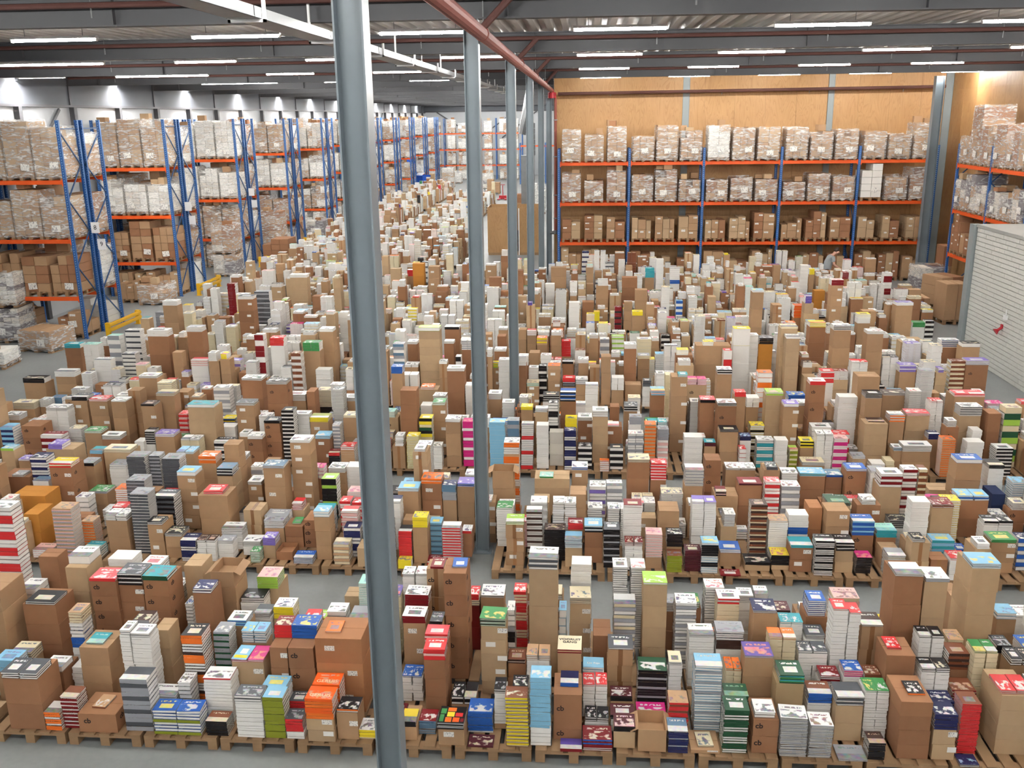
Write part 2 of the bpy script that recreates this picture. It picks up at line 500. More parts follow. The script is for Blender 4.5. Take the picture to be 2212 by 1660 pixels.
# left wall: white cladding, dark band above a rail
b = MB()
b.box(X_LEFT - .1, X_LEFT, Y_REAR, Y_FAR, 0, 7.02)
wl = struct(b.build('wall_left', MAT['white_wall']))
b = MB(); b.box(X_LEFT - .1, X_LEFT + .02, Y_REAR, Y_FAR, 7.1, Z_DECK + .1); b.build('cladding_band', MAT['dark_wall'], wl)
b = MB(); b.box(X_LEFT, X_LEFT + .12, Y_REAR, Y_FAR, 7.02, 7.1); b.build('wall_rail', MAT['beam'], wl)
y = COL_D0 - 2 * BAY
pm = MB(); pm.box(0, .13, -.07, .07, 0, 7.02); pm.box(.13, .2, -.1, .1, 0, 7.02); pmesh = pm.mesh('wall_post', MAT['beam'])
um = MB(); um.box(0, .05, -.06, .06, 7.1, Z_DECK); umesh = um.mesh('upper_post', MAT['beam'])
k = 0
while y < Y_FAR:
    o = bpy.data.objects.new('wall_post', pmesh); o.location = (X_LEFT, y, 0); link(o, wl)
    if k % 2 == 0:
        o = bpy.data.objects.new('upper_post', umesh); o.location = (X_LEFT + .02, y, 0); link(o, wl)
    k += 1; y += BAY / 2
for yy in (29.0, 84.0):
    b = MB(); b.bar((X_LEFT + .08, yy, 3.4), (X_LEFT + .08, yy + 4.2, 6.95), .07, .09); b.build('wind_brace', MAT['beam'], wl)
# far wall
b = MB(); b.box(X_LEFT - .1, X_IN + .1, Y_FAR, Y_FAR + .1, 0, 7.1)
wf = struct(b.build('wall_far', MAT['white_wall']))
b = MB(); b.box(X_LEFT - .1, X_IN + .1, Y_FAR - .03, Y_FAR + .1, 7.25, Z_DECK + .2); b.build('cladding_band', MAT['dark_wall'], wf)
b = MB(); b.box(X_LEFT, X_IN, Y_FAR - .1, Y_FAR - .001, 7.1, 7.25); b.build('wall_rail', MAT['beam'], wf)
for xa, xb in ((-17, -12.4), (-8, -12.2), (-5.5, -9.5)):
    b = MB(); b.bar((xa, Y_FAR - .08, 7.1 if xa != -8 else 7.1), (xb, Y_FAR - .08, 4.2), .1, .14); b.build('wind_brace', MAT['beam'], wf)
# wall between the halls beyond the plywood, wall behind the viewpoint
b = MB(); b.box(X_IN - .02, X_IN + .1, Y_PLY + .35, Y_FAR, 0, Z_DECK); struct(b.build('wall_inner', MAT['white_wall']))
b = MB(); b.box(X_LEFT - .1, X_RIGHT + .1, Y_REAR - .1, Y_REAR, 0, Z_DECK); struct(b.build('wall_rear', MAT['white_wall']))

# steel columns
def h_column(name, loc, w, d, ztop, label, mat='column'):
    t = tag(empty(name, loc), label, 'column', None)
    b = MB(); b.box(-.005, .005, -.005, .005, 0, .01)
    tf = .013
    b = MB(); b.box(-w / 2 + tf, w / 2 - tf, -.005, .005, .02, ztop); b.build('web', MAT[mat], t)
    for s in (-1, 1):
        b = MB(); b.box(*sorted((s * w / 2, s * (w / 2 - tf))), -d / 2, d / 2, .02, ztop); b.build('flange', MAT[mat], t)
    b = MB(); b.box(-w / 2 - .04, w / 2 + .04, -d / 2 - .04, d / 2 + .04, 0, .02); b.build('base_plate', MAT[mat], t)
    return t
cl = ['nearest grey steel column rising across the whole picture',
      'second grey steel column, its foot standing on bare floor',
      'third grey steel column in the line under the red pipe',
      'fourth grey steel column in the line under the red pipe',
      'fifth grey steel column in the line under the red pipe']
for j, lb in enumerate(cl):
    h_column('steel_column', (COL_X, COL_D0 + (j - 1) * BAY, 0), .2, .2, Z_BEAM - .002, lb)
h_column('steel_column', (-1.47, 40.05, 0), .22, .22, 7.2, 'grey steel column beside the red riser at the plywood wall edge')
h_column('steel_column', (13.05, 37.75, 0), .32, .26, Z_BEAM - .002, 'grey steel column in front of the right end of the plywood wall rack')

# white brick store
b = MB(); b.box(10.52, X_RIGHT - .02, 16.0, 26.3, 0, 3.5)
bw = struct(b.build('wall_brick', MAT['mortar']))
b = MB(); b.box(10.46, X_RIGHT - .03, 16.0, 26.32, 3.5, 3.58); b.build('roof_slab', MAT['roof'], bw)
b = MB(); b.box(10.44, 10.62, 26.33, 26.62, 0, 3.56); b.box(10.40, 10.44, 26.33, 26.62, 0, 3.56); b.build('corner_post', MAT['column_far'], bw)
course, blen = .1163, .3
bm = MB(); bm.box(0, .034, -blen / 2 + .0025, blen / 2 - .0025, .008, course - .008); brick_mesh = bm.mesh('brick', MAT['brick'])
rest = MB()
for r in range(30):
    y = 26.3 - blen / 2 - (blen / 2 if r % 2 else 0)
    while y > 16.2:
        jit = random.uniform(-.003, .003)
        if y > 23.35:
            o = bpy.data.objects.new('brick', brick_mesh); o.location = (10.488 + jit, y, r * course + .005); link(o, bw)
        else:
            rest.box(10.488 + jit, 10.522, y - blen / 2 + .004, y + blen / 2 - .004, r * course + .01, (r + 1) * course, faces='lft')
        y -= blen
    if r % 2:
        rest.box(10.488, 10.522, 26.155, 26.296, r * course + .01, (r + 1) * course, faces='lftb')
o = rest.build('further_bricks', MAT['brick'], bw); o['kind'] = 'stuff'
p = at_x(2162, 712, 10.46)
t = tag(empty('alarm_bell', (10.487, p.y, p.z)), 'small red alarm sounder fixed to the white brick wall', 'alarm')
b = MB(); b.tube((0, 0, .06), (-.1, 0, -.02), .035, 10); b.tube((-.1, 0, -.02), (-.16, 0, -.06), .04, 10, r2=.09); b.build('horn', MAT['redvalve'], t)
b = MB(); b.box(-.03, 0, -.05, .05, .03, .13); b.build('bracket', MAT['redvalve'], t)
p = at_x(2172, 686, 10.46)
t = tag(empty('junction_box', (10.487, p.y, p.z)), 'small white electrical box on the brick wall above the red alarm', 'electrical box')
b = MB(); b.box(-.06, 0, -.07, .07, -.06, .06); b.build('case', MAT['lamp_white'], t)
b = MB(); b.tube((-.02, 0, .06), (-.02, 0, .2), .012, 6); b.build('conduit', MAT['lamp_white'], t)

# red sprinkler main with its branches
sp = tag(empty('sprinkler_pipe', (-1.36, 6.0, 7.5)), 'red brown sprinkler main under the ceiling with thin cross branches', 'pipe')
PX = -1.36
def rel(q): return Vector(q) - Vector((-1.36, 6.0, 7.5))
b = MB(); b.tube(rel((PX, 2, 7.56)), rel((PX, 39.95, 7.5)), .088, 14); b.build('main', MAT['redpipe'], sp)
for yy in (13.1, 20.6, 26.9, 33.5):
    b = MB(); b.tube(rel((PX, yy - .04, 7.55)), rel((PX, yy + .04, 7.55)), .1, 14); b.build('coupling', MAT['redpipe'], sp)
    b = MB(); b.tube(rel((PX, yy + .2, 7.64)), rel((PX, yy + .2, Z_DECK)), .008, 6); b.build('hanger', MAT['galv'], sp)
for j in range(-1, 4):
    yy = COL_D0 + j * BAY - .32
    b = MB(); b.tube(rel((-18.2, yy, 8.0)), rel((14.3, yy, 8.0)), .04, 8); b.tube(rel((PX, yy, 7.6)), rel((PX + .4, yy, 8.0)), .05, 8)
    b.build('branch', MAT['darkpipe'], sp)
    for xx in (-16.5, -13.2, -9.9, -6.6, -3.3, 1.4, 4.7, 8.0, 11.3):
        b = MB(); b.tube(rel((xx, yy, 7.97)), rel((xx, yy, 7.84)), .012, 6); b.tube(rel((xx, yy, 8.03)), rel((xx, yy, Z_DECK)), .006, 5); b.build('sprinkler_head', MAT['galv'], sp)
b = MB(); b.tube(rel((PX + .02, 39.85, 7.42)), rel((PX + .02, 39.85, 7.2)), .17, 14); b.tube(rel((PX, 39.85, 7.5)), rel((PX, 39.85, 7.2)), .1, 12); b.build('valve', MAT['redvalve'], sp)
b = MB(); b.tube(rel((-1.2, 39.9, 7.2)), rel((-1.2, 39.9, 1.9)), .055, 10); b.build('riser', MAT['redpipe'], sp)
for zz in (6.35, 4.9, 3.35, 2.4):
    b = MB(); b.box(-.08, .08, -.07, .16, -.02, .02); b.build('pipe_clip', MAT['galv'], sp, rel((-1.2, 39.9, zz)))
b = MB(); b.tube(rel((-1.2, 39.9, 1.9)), rel((-1.2, 39.9, 1.75)), .09, 10); b.tube(rel((-1.42, 39.9, 1.8)), rel((-1.05, 39.9, 1.8)), .07, 10); b.build('drain_valve', MAT['galv'], sp)
# second thin pipe crossing right above the plywood wall
t = tag(empty('wall_pipe', (0, 39.75, 7.36)), 'thin brown pipe running along the top of the plywood wall', 'pipe')
b = MB(); b.tube((-1.1, 0, 0), (14.0, 0, .06), .06, 8); b.build('run', MAT['darkpipe'], t)
for xx in (1.0, 5.4, 8.8, 12.4):
    b = MB(); b.tube((xx, 0, 0), (xx, 0, -.12), .012, 6); b.build('sprinkler_head', MAT['galv'], t)

# galvanised cable tray
ct = tag(empty('cable_tray', (-3.5, 8, 7.5)), 'galvanised cable tray hung under the ceiling left of the red pipe', 'cable tray')
for i in range(14):
    y0 = i * 3.0 - 4
    b = MB(); b.box(-.16, .16, y0, y0 + 2.97, 0, .004); b.box(-.16, -.156, y0, y0 + 2.97, 0, .11); b.box(.156, .16, y0, y0 + 2.97, 0, .11)
    b.box(-.12, -.05, y0, y0 + 2.97, .004, .03); b.box(.0, .1, y0, y0 + 2.97, .004, .025)
    b.build('tray_section', MAT['galv'], ct)
    b = MB(); b.box(-.2, .2, y0 + .2, y0 + .24, -.03, 0); b.box(-.2, -.17, y0 + .2, y0 + .24, -.03, .55); b.box(.17, .2, y0 + .2, y0 + .24, -.03, .18); b.build('hanger', MAT['lamp_white'], ct)

# ---------------------------------------------------------------- lamps
def lamp_meshes(L):
    b = MB()
    for (xa, za), (xb, zb) in zip(((-.06, .02), (-.035, .06), (.035, .06)), ((-.035, .06), (.035, .06), (.06, .02))):
        b.quad(((0, xa, za), (L, xa, za), (L, xb, zb), (0, xb, zb)))
        b.quad(((0, xb, zb + .004), (L, xb, zb + .004), (L, xa, za + .004), (0, xa, za + .004)))
    hs = b.mesh('reflector', MAT['lamp_white'])
    b = MB(); b.tube((.03, 0, .0), (L - .03, 0, .0), .024, 8); tb = b.mesh('tube', MAT['tube'])
    b = MB(); b.quad(((0, -.06, .02), (0, -.035, .06), (0, .035, .06), (0, .06, .02))); b.box(0, .03, -.03, .03, -.03, .06); e0 = b.mesh('end_cap', MAT['lamp_white']); b = MB()
    b.quad(((L, .06, .02), (L, .035, .06), (L, -.035, .06), (L, -.06, .02))); b.box(L - .03, L, -.03, .03, -.03, .06)
    ec = b.mesh('end_cap', MAT['lamp_white'])
    hg = []
    for x in (.25, L - .25):
        b = MB(); b.tube((x, 0, .06), (x, 0, .19), .006, 5); hg.append(b.mesh('hanger', MAT['galv']))
    return [hs, tb, e0, ec] + hg
def reflector_lamp(L):
    b = MB()
    for (xa, za), (xb, zb) in zip(((-.1, 0), (-.05, .09), (.05, .09)), ((-.05, .09), (.05, .09), (.1, 0))):
        b.quad(((0, xa, za), (L, xa, za), (L, xb, zb), (0, xb, zb)))
        b.quad(((0, xb, zb + .004), (L, xb, zb + .004), (L, xa, za + .004), (0, xa, za + .004)))
    hs = b.mesh('reflector', MAT['lamp_white'])
    b = MB(); b.tube((.0, 0, .055), (L - .03, 0, .055), .022, 8); tb = b.mesh('tube', MAT['tube_boost'])
    b = MB(); b.quad(((L, .1, 0), (L, .05, .09), (L, -.05, .09), (L, -.1, 0))); b.quad(((L - .004, -.1, 0), (L - .004, -.05, .09), (L - .004, .05, .09), (L - .004, .1, 0))); ec = b.mesh('end_cap', MAT['lamp_white'])
    hg = []
    for x in (.25, L - .25):
        b = MB(); b.tube((x, 0, .09), (x, 0, .19), .006, 5); hg.append(b.mesh('hanger', MAT['galv']))
    return [hs, tb, ec] + hg
LM = {1.55: lamp_meshes(1.55), 3.05: lamp_meshes(3.05), 1.56: reflector_lamp(1.56)}
Z_LAMP = 7.88
def lamp(x, y, L, label, group=None):
    t = tag(empty('ceiling_light', (x, y, Z_LAMP)), label, 'ceiling light', group)
    for me in LM[L]:
        link(bpy.data.objects.new(me.name.split('.')[0], me), t)
rows = {}
for j in range(4):
    for k in range(5):
        x = -.21 + 3.3 * k
        if x < 13: rows.setdefault(j, []).append((x, 1.55))
for j, us in {0: ((25, 1.55), (415, 1.55), (820, 1.55)), 1: ((-30, 3.05), (378, 1.55), (660, 1.55), (952, 1.55)),
              2: ((40, 1.56), (250, 3.05), (575, 1.55), (806, 1.55)), 3: ((250, 1.56), (435, 3.05), (700, 1.55), (884, 1.55)),
              4: ((403, 1.56), (560, 3.05), (760, 1.55), (945, 3.05))}.items():
    for u, L in us:
        rows.setdefault(j, []).append((-18.2 if L == 1.56 else max(-18.25, x_at(u, COL_D0 + (j + .5) * BAY, Z_LAMP)), L))
for j in range(5, 14):
    for x, L in ((-18.2, 1.56), (-15.6, 3.05), (-11.3, 1.55), (-8.2, 3.05), (-4.4, 1.55)):
        rows.setdefault(j, []).append((x, L))
for j in sorted(rows):
    far = ' from the viewpoint'
    for i, (x, L) in enumerate(sorted(rows[j])):
        lamp(x, COL_D0 + (j + .5) * BAY, L, '%s fluorescent ceiling light, %s from left in the %s lamp row%s' % ('double' if L > 2 else 'single', nth(i + 1), nth(j + 1), far))
for j in (-3, -2, -1):
    for i in range(9):
        lamp(-16.5 + 3.3 * i, COL_D0 + (j + .5) * BAY, 1.55, 'fluorescent ceiling light, %s from left in the lamp row %s' % (nth(i + 1), {-3: 'near the rear wall', -2: 'right above the viewpoint', -1: 'just ahead of the viewpoint'}[j]))

# silver ventilation ducts beyond the columns
t = tag(empty('ventilation_duct', (-3.05, 52.0, 4.4)), 'silver ventilation duct bending down between the grey columns', 'duct')
b = MB(); b.tube((.15, 0, 3.4), (-.12, 0, 1.9), .24, 12); b.build('upper_duct', MAT['galv'], t)
b = MB(); b.tube((-.12, 0, 1.9), (-.3, 0, 1.2), .26, 12, r2=.2); b.build('elbow', MAT['galv'], t)
b = MB()
for i in range(6): b.tube((.2, 0, .1 + i * .28), (.2, 0, .36 + i * .28), .2, 12)
b.build('vertical_duct', MAT['galv'], t)
b = MB(); b.box(-.5, .5, -.4, .4, -4.4, -3.0); b.box(-.35, .35, -.3, .3, -3.0, .1); b.build('unit_case', MAT['galv'], t)

# ================================================================ racks and their loads
CT = {'n': rgb(174, 140, 107), 'd': rgb(155, 112, 82), 'y': rgb(185, 157, 124), 'o': rgb(174, 123, 86), 'R': rgb(112, 30, 28), 'B': rgb(131, 93, 75),
      'N': rgb(40, 52, 88), 'T': rgb(185, 159, 120), 'w': rgb(214, 208, 198), 'O': rgb(192, 131, 58), 'q': rgb(232, 230, 224), 'g': rgb(120, 112, 118)}
def upright_mesh(h):
    b = MB()
    b.box(-.05, .05, -.035, -.029, 0, h); b.box(-.05, -.044, -.029, .035, 0, h); b.box(.044, .05, -.029, .035, 0, h)
    b.box(-.07, .07, -.06, .06, 0, .012)
    return b.mesh('upright', MAT['blue'])
def beam_mesh(L):
    b = MB()
    b.box(.005, L - .005, -.025, .025, -.12, -.03); b.box(.005, L - .005, -.005, .025, -.03, 0); b.box(-.005, .035, -.034, -.02, -.17, .03); b.box(L - .035, L + .005, -.034, -.02, -.17, .03)
    return b.mesh('beam', MAT['orange'])
BM = {}
def add(me, parent, loc, rz=0.0, name=None):
    o = bpy.data.objects.new(name or me.name, me); o.location = loc
    if rz: o.rotation_euler = (0, 0, rz)
    return link(o, parent)
UPM = {}
def rack(loc, rz, xs, levels, depth, h, label, cells=True):
    """xs: local positions of the uprights along the rack; front at local y=0"""
    t = tag(empty('pallet_rack', loc, rz), label, 'rack')
    if h not in UPM: UPM[h] = upright_mesh(h)
    for x in xs:
        add(UPM[h], t, (x, 0, 0)); add(UPM[h], t, (x, depth, 0), math.pi)
        z, i = .25, 0
        while z + 1.0 < h:
            b = MB(); a = (x, .04, z + (.0 if i % 2 == 0 else 1.0)); c = (x, depth - .04, z + (1.0 if i % 2 == 0 else .0)); b.bar(a, c, .03, .035); b.build('brace', MAT['brace'], t)
            z += 1.0; i += 1
        b = MB(); b.bar((x, .04, h - .25), (x, depth - .04, h - .25), .03, .035); b.build('brace', MAT['brace'], t)
    for xa, xb in zip(xs[:-1], xs[1:]):
        L = round(xb - xa - .1, 3)
        if L not in BM: BM[L] = beam_mesh(L)
        for z in levels:
            add(BM[L], t, (xa + .05, 0, z)); add(BM[L], t, (xa + .05 + L, depth, z), math.pi)
    return t

# one pallet mesh used below loads
def pallet_mb(w, d):
    b = MB()
    n = 5
    bwid = .1
    for i in range(n):
        x = -w / 2 + (w - bwid) * i / (n - 1); b.box(x, x + bwid, 0, d, .122, .144)
    for y in (0, d / 2 - .05, d - .1): b.box(-w / 2, w / 2, y, y + .1, .1, .122)
    for x in (-w / 2, -.05, w / 2 - .1):
        for y in (0, d / 2 - .05, d - .1): b.box(x, x + .1, y, y + .1, .022, .1)
        b.box(x, x + .1, 0, d, 0, .022)
    return b
LP = pallet_mb(.8, 1.0).mesh('pallet', MAT['wood'])
CARTON = {}
def carton_mesh(tone):
    if tone not in CARTON:
        b = MB(); c = CT[tone]
        b.box(-.5, .5, 0, 1, 0, .985, c); b.box(-.49, -.01, .01, .99, .985, 1.0, c); b.box(.01, .49, .01, .99, .985, 1.0, c)
        CARTON[tone] = b.mesh('carton', MAT['card'])
    return CARTON[tone]
b = MB(); b.quad(((-.5, 0, 0), (.5, 0, 0), (.5, 0, 1), (-.5, 0, 1))); b.quad(((.5, .02, 0), (-.5, .02, 0), (-.5, .02, 1), (.5, .02, 1)))
SHEET = b.mesh('paper_label', MAT['label'])
def wrap_mesh(w, d, h, seed):
    rnd = random.Random(seed)
    b = MB(); nx, nz = 6, 7
    def ring(z):
        pts = []
        for i in range(nx): pts.append((-w / 2 + w * i / nx, 0))
        for i in range(nx): pts.append((w / 2, d * i / nx))
        for i in range(nx): pts.append((w / 2 - w * i / nx, d))
        for i in range(nx): pts.append((-w / 2, d - d * i / nx))
        out = []
        for x, y in pts:
            k = 1.015 + rnd.uniform(0, .018) - (.03 if z > h * .97 else 0)
            out.append((x * k, d / 2 + (y - d / 2) * k, z + rnd.uniform(-.02, .03)))
        return out
    rs = [ring(.05 + (h - .05) * i / nz) for i in range(nz + 1)]
    n = len(rs[0])
    for a, c in zip(rs[:-1], rs[1:]):
        for i in range(n):
            j = (i + 1) % n
            b.quad((a[i], a[j], c[j], c[i]))
    return b.mesh('stretch_wrap', MAT['film'])
WRAPS = {}
def load(loc, rz, w, d, h, tone, cols, rws, wrap, label, group=None, sheets=1, seed=0, loose=False, name='pallet_load'):
    rnd = random.Random(seed * 13 + 5)
    t = tag(empty(name, loc, rz), label, 'pallet load', group)
    add(LP, t, (0, 0, 0)).scale = (w / .8, d / 1.0, 1)
    z0 = .146
    if loose:                                  # separate towers of cartons of unequal height
        x = -w / 2
        while x < w / 2 - .15:
            cw = min(rnd.uniform(.22, .4), w / 2 - x)
            if w / 2 - x - cw < .12: cw = w / 2 - x
            hh = h * rnd.uniform(.62, 1.0); n = max(1, round(hh / rnd.uniform(.22, .36))); tn = rnd.choice(tone)
            for yy, dd in ((.0, d * .48), (d * .5, d * .48)):
                zz = z0
                for i in range(n if yy == 0 else max(1, n - rnd.randint(0, 1))):
                    o = add(carton_mesh(tn), t, (x + cw / 2, yy, zz)); o.scale = (cw - .014, dd, hh / n - .006)
                    if yy == 0 and rnd.random() < .6:
                        s = add(SHEET, o, (rnd.choice((-.2, 0, .22)), -.006, .62)); s.scale = (.42, .01, .2)
                    zz += hh / n
            x += cw
    else:
        top = 0
        cw = w / cols
        for r in range(rws):
            ch = (h - .0) / rws
            off = 0
            for c in range(cols):
                if r == rws - 1 and rnd.random() < .22: continue
                o = add(carton_mesh(rnd.choice(tone)), t, (-w / 2 + (c + .5) * cw, rnd.uniform(0, .015), z0 + r * ch))
                o.scale = (cw - .014, d - .02, ch - .009)
    if wrap and not loose and rnd.random() < .55:
        for q in range(rnd.randint(1, 3)):
            cw, ch = rnd.uniform(.22, .36), rnd.uniform(.12, .26)
            o = add(carton_mesh(rnd.choice('nnyd')), t, (rnd.uniform(-w / 2 + cw / 2, w / 2 - cw / 2) if q == 0 else (-w / 2 + cw / 2 if q == 1 else w / 2 - cw / 2), .05 + q * .3, z0 + h + .022), rnd.uniform(-.15, .15))
            o.scale = (cw, .28, ch)
    if wrap:
        key = (round(w, 1), round(d, 1), round(h, 1), seed % 3)
        if key not in WRAPS: WRAPS[key] = wrap_mesh(key[0] + .03, key[1] + .02, key[2] + .16, seed)
        add(WRAPS[key], t, (0, -.01, 0))
    for i in range(sheets):
        s = add(SHEET, t, (rnd.uniform(-.25, .25) * w, -.05, z0 + rnd.uniform(.06, .22))); s.scale = (.27, .5, .2); s.rotation_euler = (0, rnd.uniform(-.12, .12), 0)
    return t

LEVEL = ['floor', 'lowest beam', 'middle beam', 'top beam']
# --- rack in front of the plywood wall
YR = 38.45
ux = [x_at(u, YR, 4.0) for u in (1207, 1359, 1519, 1686, 1853, 2020)]
lv = [1.58, 3.15, 4.72]
rack((0, YR, 0), 0, ux, lv, 1.05, 5.25, 'blue and orange pallet rack along the plywood wall with five bays')
tops = {3: [1.15, .92, 1.22, .8, 1.25, 1.0, 1.2, 1.15, 1.1, 1.05, .95, 1.0, .95, .8, 1.2],
        2: [.98, .72, 1.05, .95, 1.1, .72, .7, .78, .72, .6, .92, .78, 1.28, .75, 1.05],
        1: [.95, 1.12, .95, 1.05, .98, 1.0, .78, .98, 1.0, .78, 1.12, 1.0, .95, 1.02, .98]}
tone = {3: 'nny', 2: 'nnd', 1: 'nyd'}
for L in (3, 2, 1):
    i = 0
    for bx in range(5):
        a, c = ux[bx] + .06, ux[bx + 1] - .06
        p = (c - a) / 3
        for k in range(3):
            h = tops[L][i]
            white = (L == 3 and i == 6) or (L == 2 and i == 12)
            load((a + (k + .5) * p, YR - .04, lv[L - 1] + .001), random.uniform(-.02, .02), min(.8, p - .16), 1.0, h,
                 'q' if white else tone[L], 3 if i % 2 else 2, max(3, round(h / .25)), L > 1 and not white or i == 6 and L == 3,
                 '%s on %s of plywood wall rack, %s from left' % ('stack of white packs' if white else ('film-wrapped brown cartons' if L > 1 else 'unwrapped cartons on a pallet'), LEVEL[L], nth(i + 1)),
                 'loads on the plywood wall rack', 1 if L > 1 else 0, i + L * 20, L == 1)
            i += 1
i = 0
for bx in range(5):
    a, c = ux[bx] + .06, ux[bx + 1] - .06
    p = (c - a) / 3
    for k in range(3):
        load((a + (k + .5) * p, YR + .02, .001), 0, min(.8, p - .08), 1.0, random.uniform(.95, 1.3), 'nyd', 2, 4, False,
             'loose cartons on floor pallet under plywood wall rack, %s from left' % nth(i + 1), 'floor loads under the plywood wall rack', 0, 90 + i, True)
        i += 1

# --- rack along the right wall, front facing the hall
XR = 13.02
ys = [29.2, 32.0, 34.85, 37.2][::-1]
rr = -math.pi / 2
rack((XR, 35.0, 0), rr, [0, 2.85, 5.7, 8.5], [1.62, 3.15, 4.72], 1.1, 5.4, 'blue and orange pallet rack along the right plywood wall')
hts = {3: [.75, 1.75, 1.15, 1.2, 1.0, 1.1, 1.2, .9, 1.0], 2: [.9, 1.15, .85, .7, .55, .9, .8, 1.0, .9], 1: [1.35, .9, .8, .9, 1.0, .8, .9, 1.0, .9]}
for L in (3, 2, 1, 0):
    for i in range(9):
        h = hts[L][i] if L else random.uniform(.5, 1.0)
        y = 35.0 - (.55 + (i // 3) * 2.83 + (i % 3) * .88)
        load((XR - .03, y, ([0, 1.62, 3.15, 4.72][L]) + .001), rr, .8, 1.0, h, 'nwg' if L == 2 else 'nnd', 2, max(2, round(h / .33)), L > 1,
             '%s on %s of right wall rack, %s from the far end' % ('wrapped cartons' if L > 1 else 'loose cartons', LEVEL[L], nth(i + 1)),
             'loads on the right wall rack', 1 if L > 1 else 0, 200 + i + 10 * L, L == 1)

# --- blue racks standing out from the left wall, back to back in pairs
XE = -15.45
PY = [27.7 + 7.22 * k for k in range(11)]
LZ = [1.32, 3.08, 4.84]
ltone = [['nny', 'nny', 'nnd', 'nd'], ['nny', 'qqw', 'nnd', 'nny'], ['qqw', 'qqw', 'nnd', 'nnw'], ['nny', 'qw', 'nd', 'nw']]
for k, y in enumerate(PY):
    near = k < 4
    for f in (0, 1):
        yy = y + f * 2.42
        t = rack((XE, yy, 0), 0 if f == 0 else 0, [-2.72, 0] if f == 0 else [-2.72, 0], LZ, 1.08 if f == 0 else -1.08, 6.57,
                 '%s of the %s pair of blue racks out from the left wall' % ('near rack' if f == 0 else 'back rack', nth(k + 1)))
    if k < 3:
        for n_, (dx, zz) in enumerate(((.0, 2.85), (.0, 2.15))):
            s = tag(empty('bay_sign', (XE + .181, y + 1.05 + .27 * n_, zz + (.45 if n_ else .3))), 'white bay plate, %s on the %s pair of blue racks' % ('upper' if n_ == 0 else 'lower', nth(k + 1)), 'sign')
            b = MB(); b.box(-.13, .13, 0, .012, 0, .34); b.build('plate', MAT['lamp_white'], s)
            if k: continue
            o = add(text_mesh(('8', '9')[n_], .2, MAT['ink']), s, (0, -.002, .17), name='number'); o.rotation_euler = (math.pi / 2, 0, 0)
    for L in (0, 1, 2, 3):
        for i in range(3):
            if L == 0 and (k in (0,) and i == 1): continue
            h = random.uniform(.95, 1.4) if L else random.uniform(.8, 1.1)
            if L == 3: h = random.uniform(1.25, 1.6)
            tn = ltone[min(k, 3)][3 - L] if k < 4 else random.choice(['qqw', 'nw', 'qn'])
            x = XE - 2.27 + i * .9
            load((x, y + .04, (LZ[L - 1] if L else 0) + .001), random.uniform(-.02, .02), .82, 1.0, h, tn, 2 + (i + L) % 2, max(3, round(h / .27)) if near else 3, (L > 1 or k > 1) and not (k == 1 and L == 1),
                 '%s on the %s of the %s blue rack pair, %s load' % ('wrapped load' if L > 1 else 'carton load', LEVEL[L], nth(k + 1), ('left', 'middle', 'right')[i]),
                 'loads on the left racks', 1 if near else 0, 300 + k * 20 + L * 3 + i, L == 0 and near)
        # end load of the rack behind
        for i in ((0, 1) if k < 5 and L > 0 else ()):
            load((XE - 2.27 + i * .9, y + 1.38, LZ[L - 1] + .001), 0, .8, .98, random.uniform(1.0, 1.45), random.choice(['nnd', 'ny', 'nw']), 2, 4, i == 0,
                 '%s load on %s of the back rack, %s blue rack pair' % (('left', 'middle')[i], LEVEL[L], nth(k + 1)), 'loads on the left racks', 0, 700 + k * 8 + L * 2 + i)
        load((XE - .47, y + 1.38, (LZ[L - 1] if L else 0) + .001), 0, .8, .98, random.uniform(.8, 1.35), random.choice(['nw', 'qw', 'nnd']), 2, 4, L > 0,
             'end load on the %s of the back rack, %s blue rack pair' % (LEVEL[L], nth(k + 1)), 'loads on the left racks', 0, 600 + k * 4 + L)
    if y < 70:
        # yellow crash barrier at the rack end
        t = tag(empty('crash_barrier', (XE + .62, y + .15, 0)), 'yellow steel crash barrier at the end of the %s blue rack pair' % nth(k + 1), 'barrier')
        for yy in (.06, 2.1):
            b = MB(); b.box(-.06, .06, yy - .06, yy + .06, 0, .46); b.box(-.1, .1, yy - .1, yy + .1, 0, .012); b.build('post', MAT['yellow'], t)
        for zz in (.17, .33):
            b = MB(); b.box(.062, .09, 0, 2.16, zz, zz + .12); b.box(.09, .11, 0, 2.16, zz + .03, zz + .09); b.build('rail', MAT['yellow'], t)

# --- far racks across the end of the hall
xs = [-17.9 + 2.8 * i for i in range(5)]
rack((0, 104.0, 0), 0, xs, [1.55, 3.2, 4.88], 1.1, 6.4, 'distant blue and orange rack across the far end of the hall')
n = 0
for L in (3, 2, 1, 0):
    for bx in range(4):
        for i in range(2):
            n += 1
            load((xs[bx] + .8 + i * 1.15, 103.97, ([0, 1.55, 3.2, 4.88][L]) + .001), 0, .82, 1.0, random.uniform(.9, 1.5), random.choice(['qqw', 'nw', 'qn']), 2, 3, True,
                 'pale wrapped load on the %s of the distant end rack, %s from left' % (LEVEL[L], nth(bx * 2 + i + 1)), 'loads on the distant end rack', 0, 800 + n)
rack((0, 96.0, 0), 0, [-6.4, -3.9, -1.5], [3.75], 1.1, 4.0, 'low distant orange rack at the inner wall of the far hall')

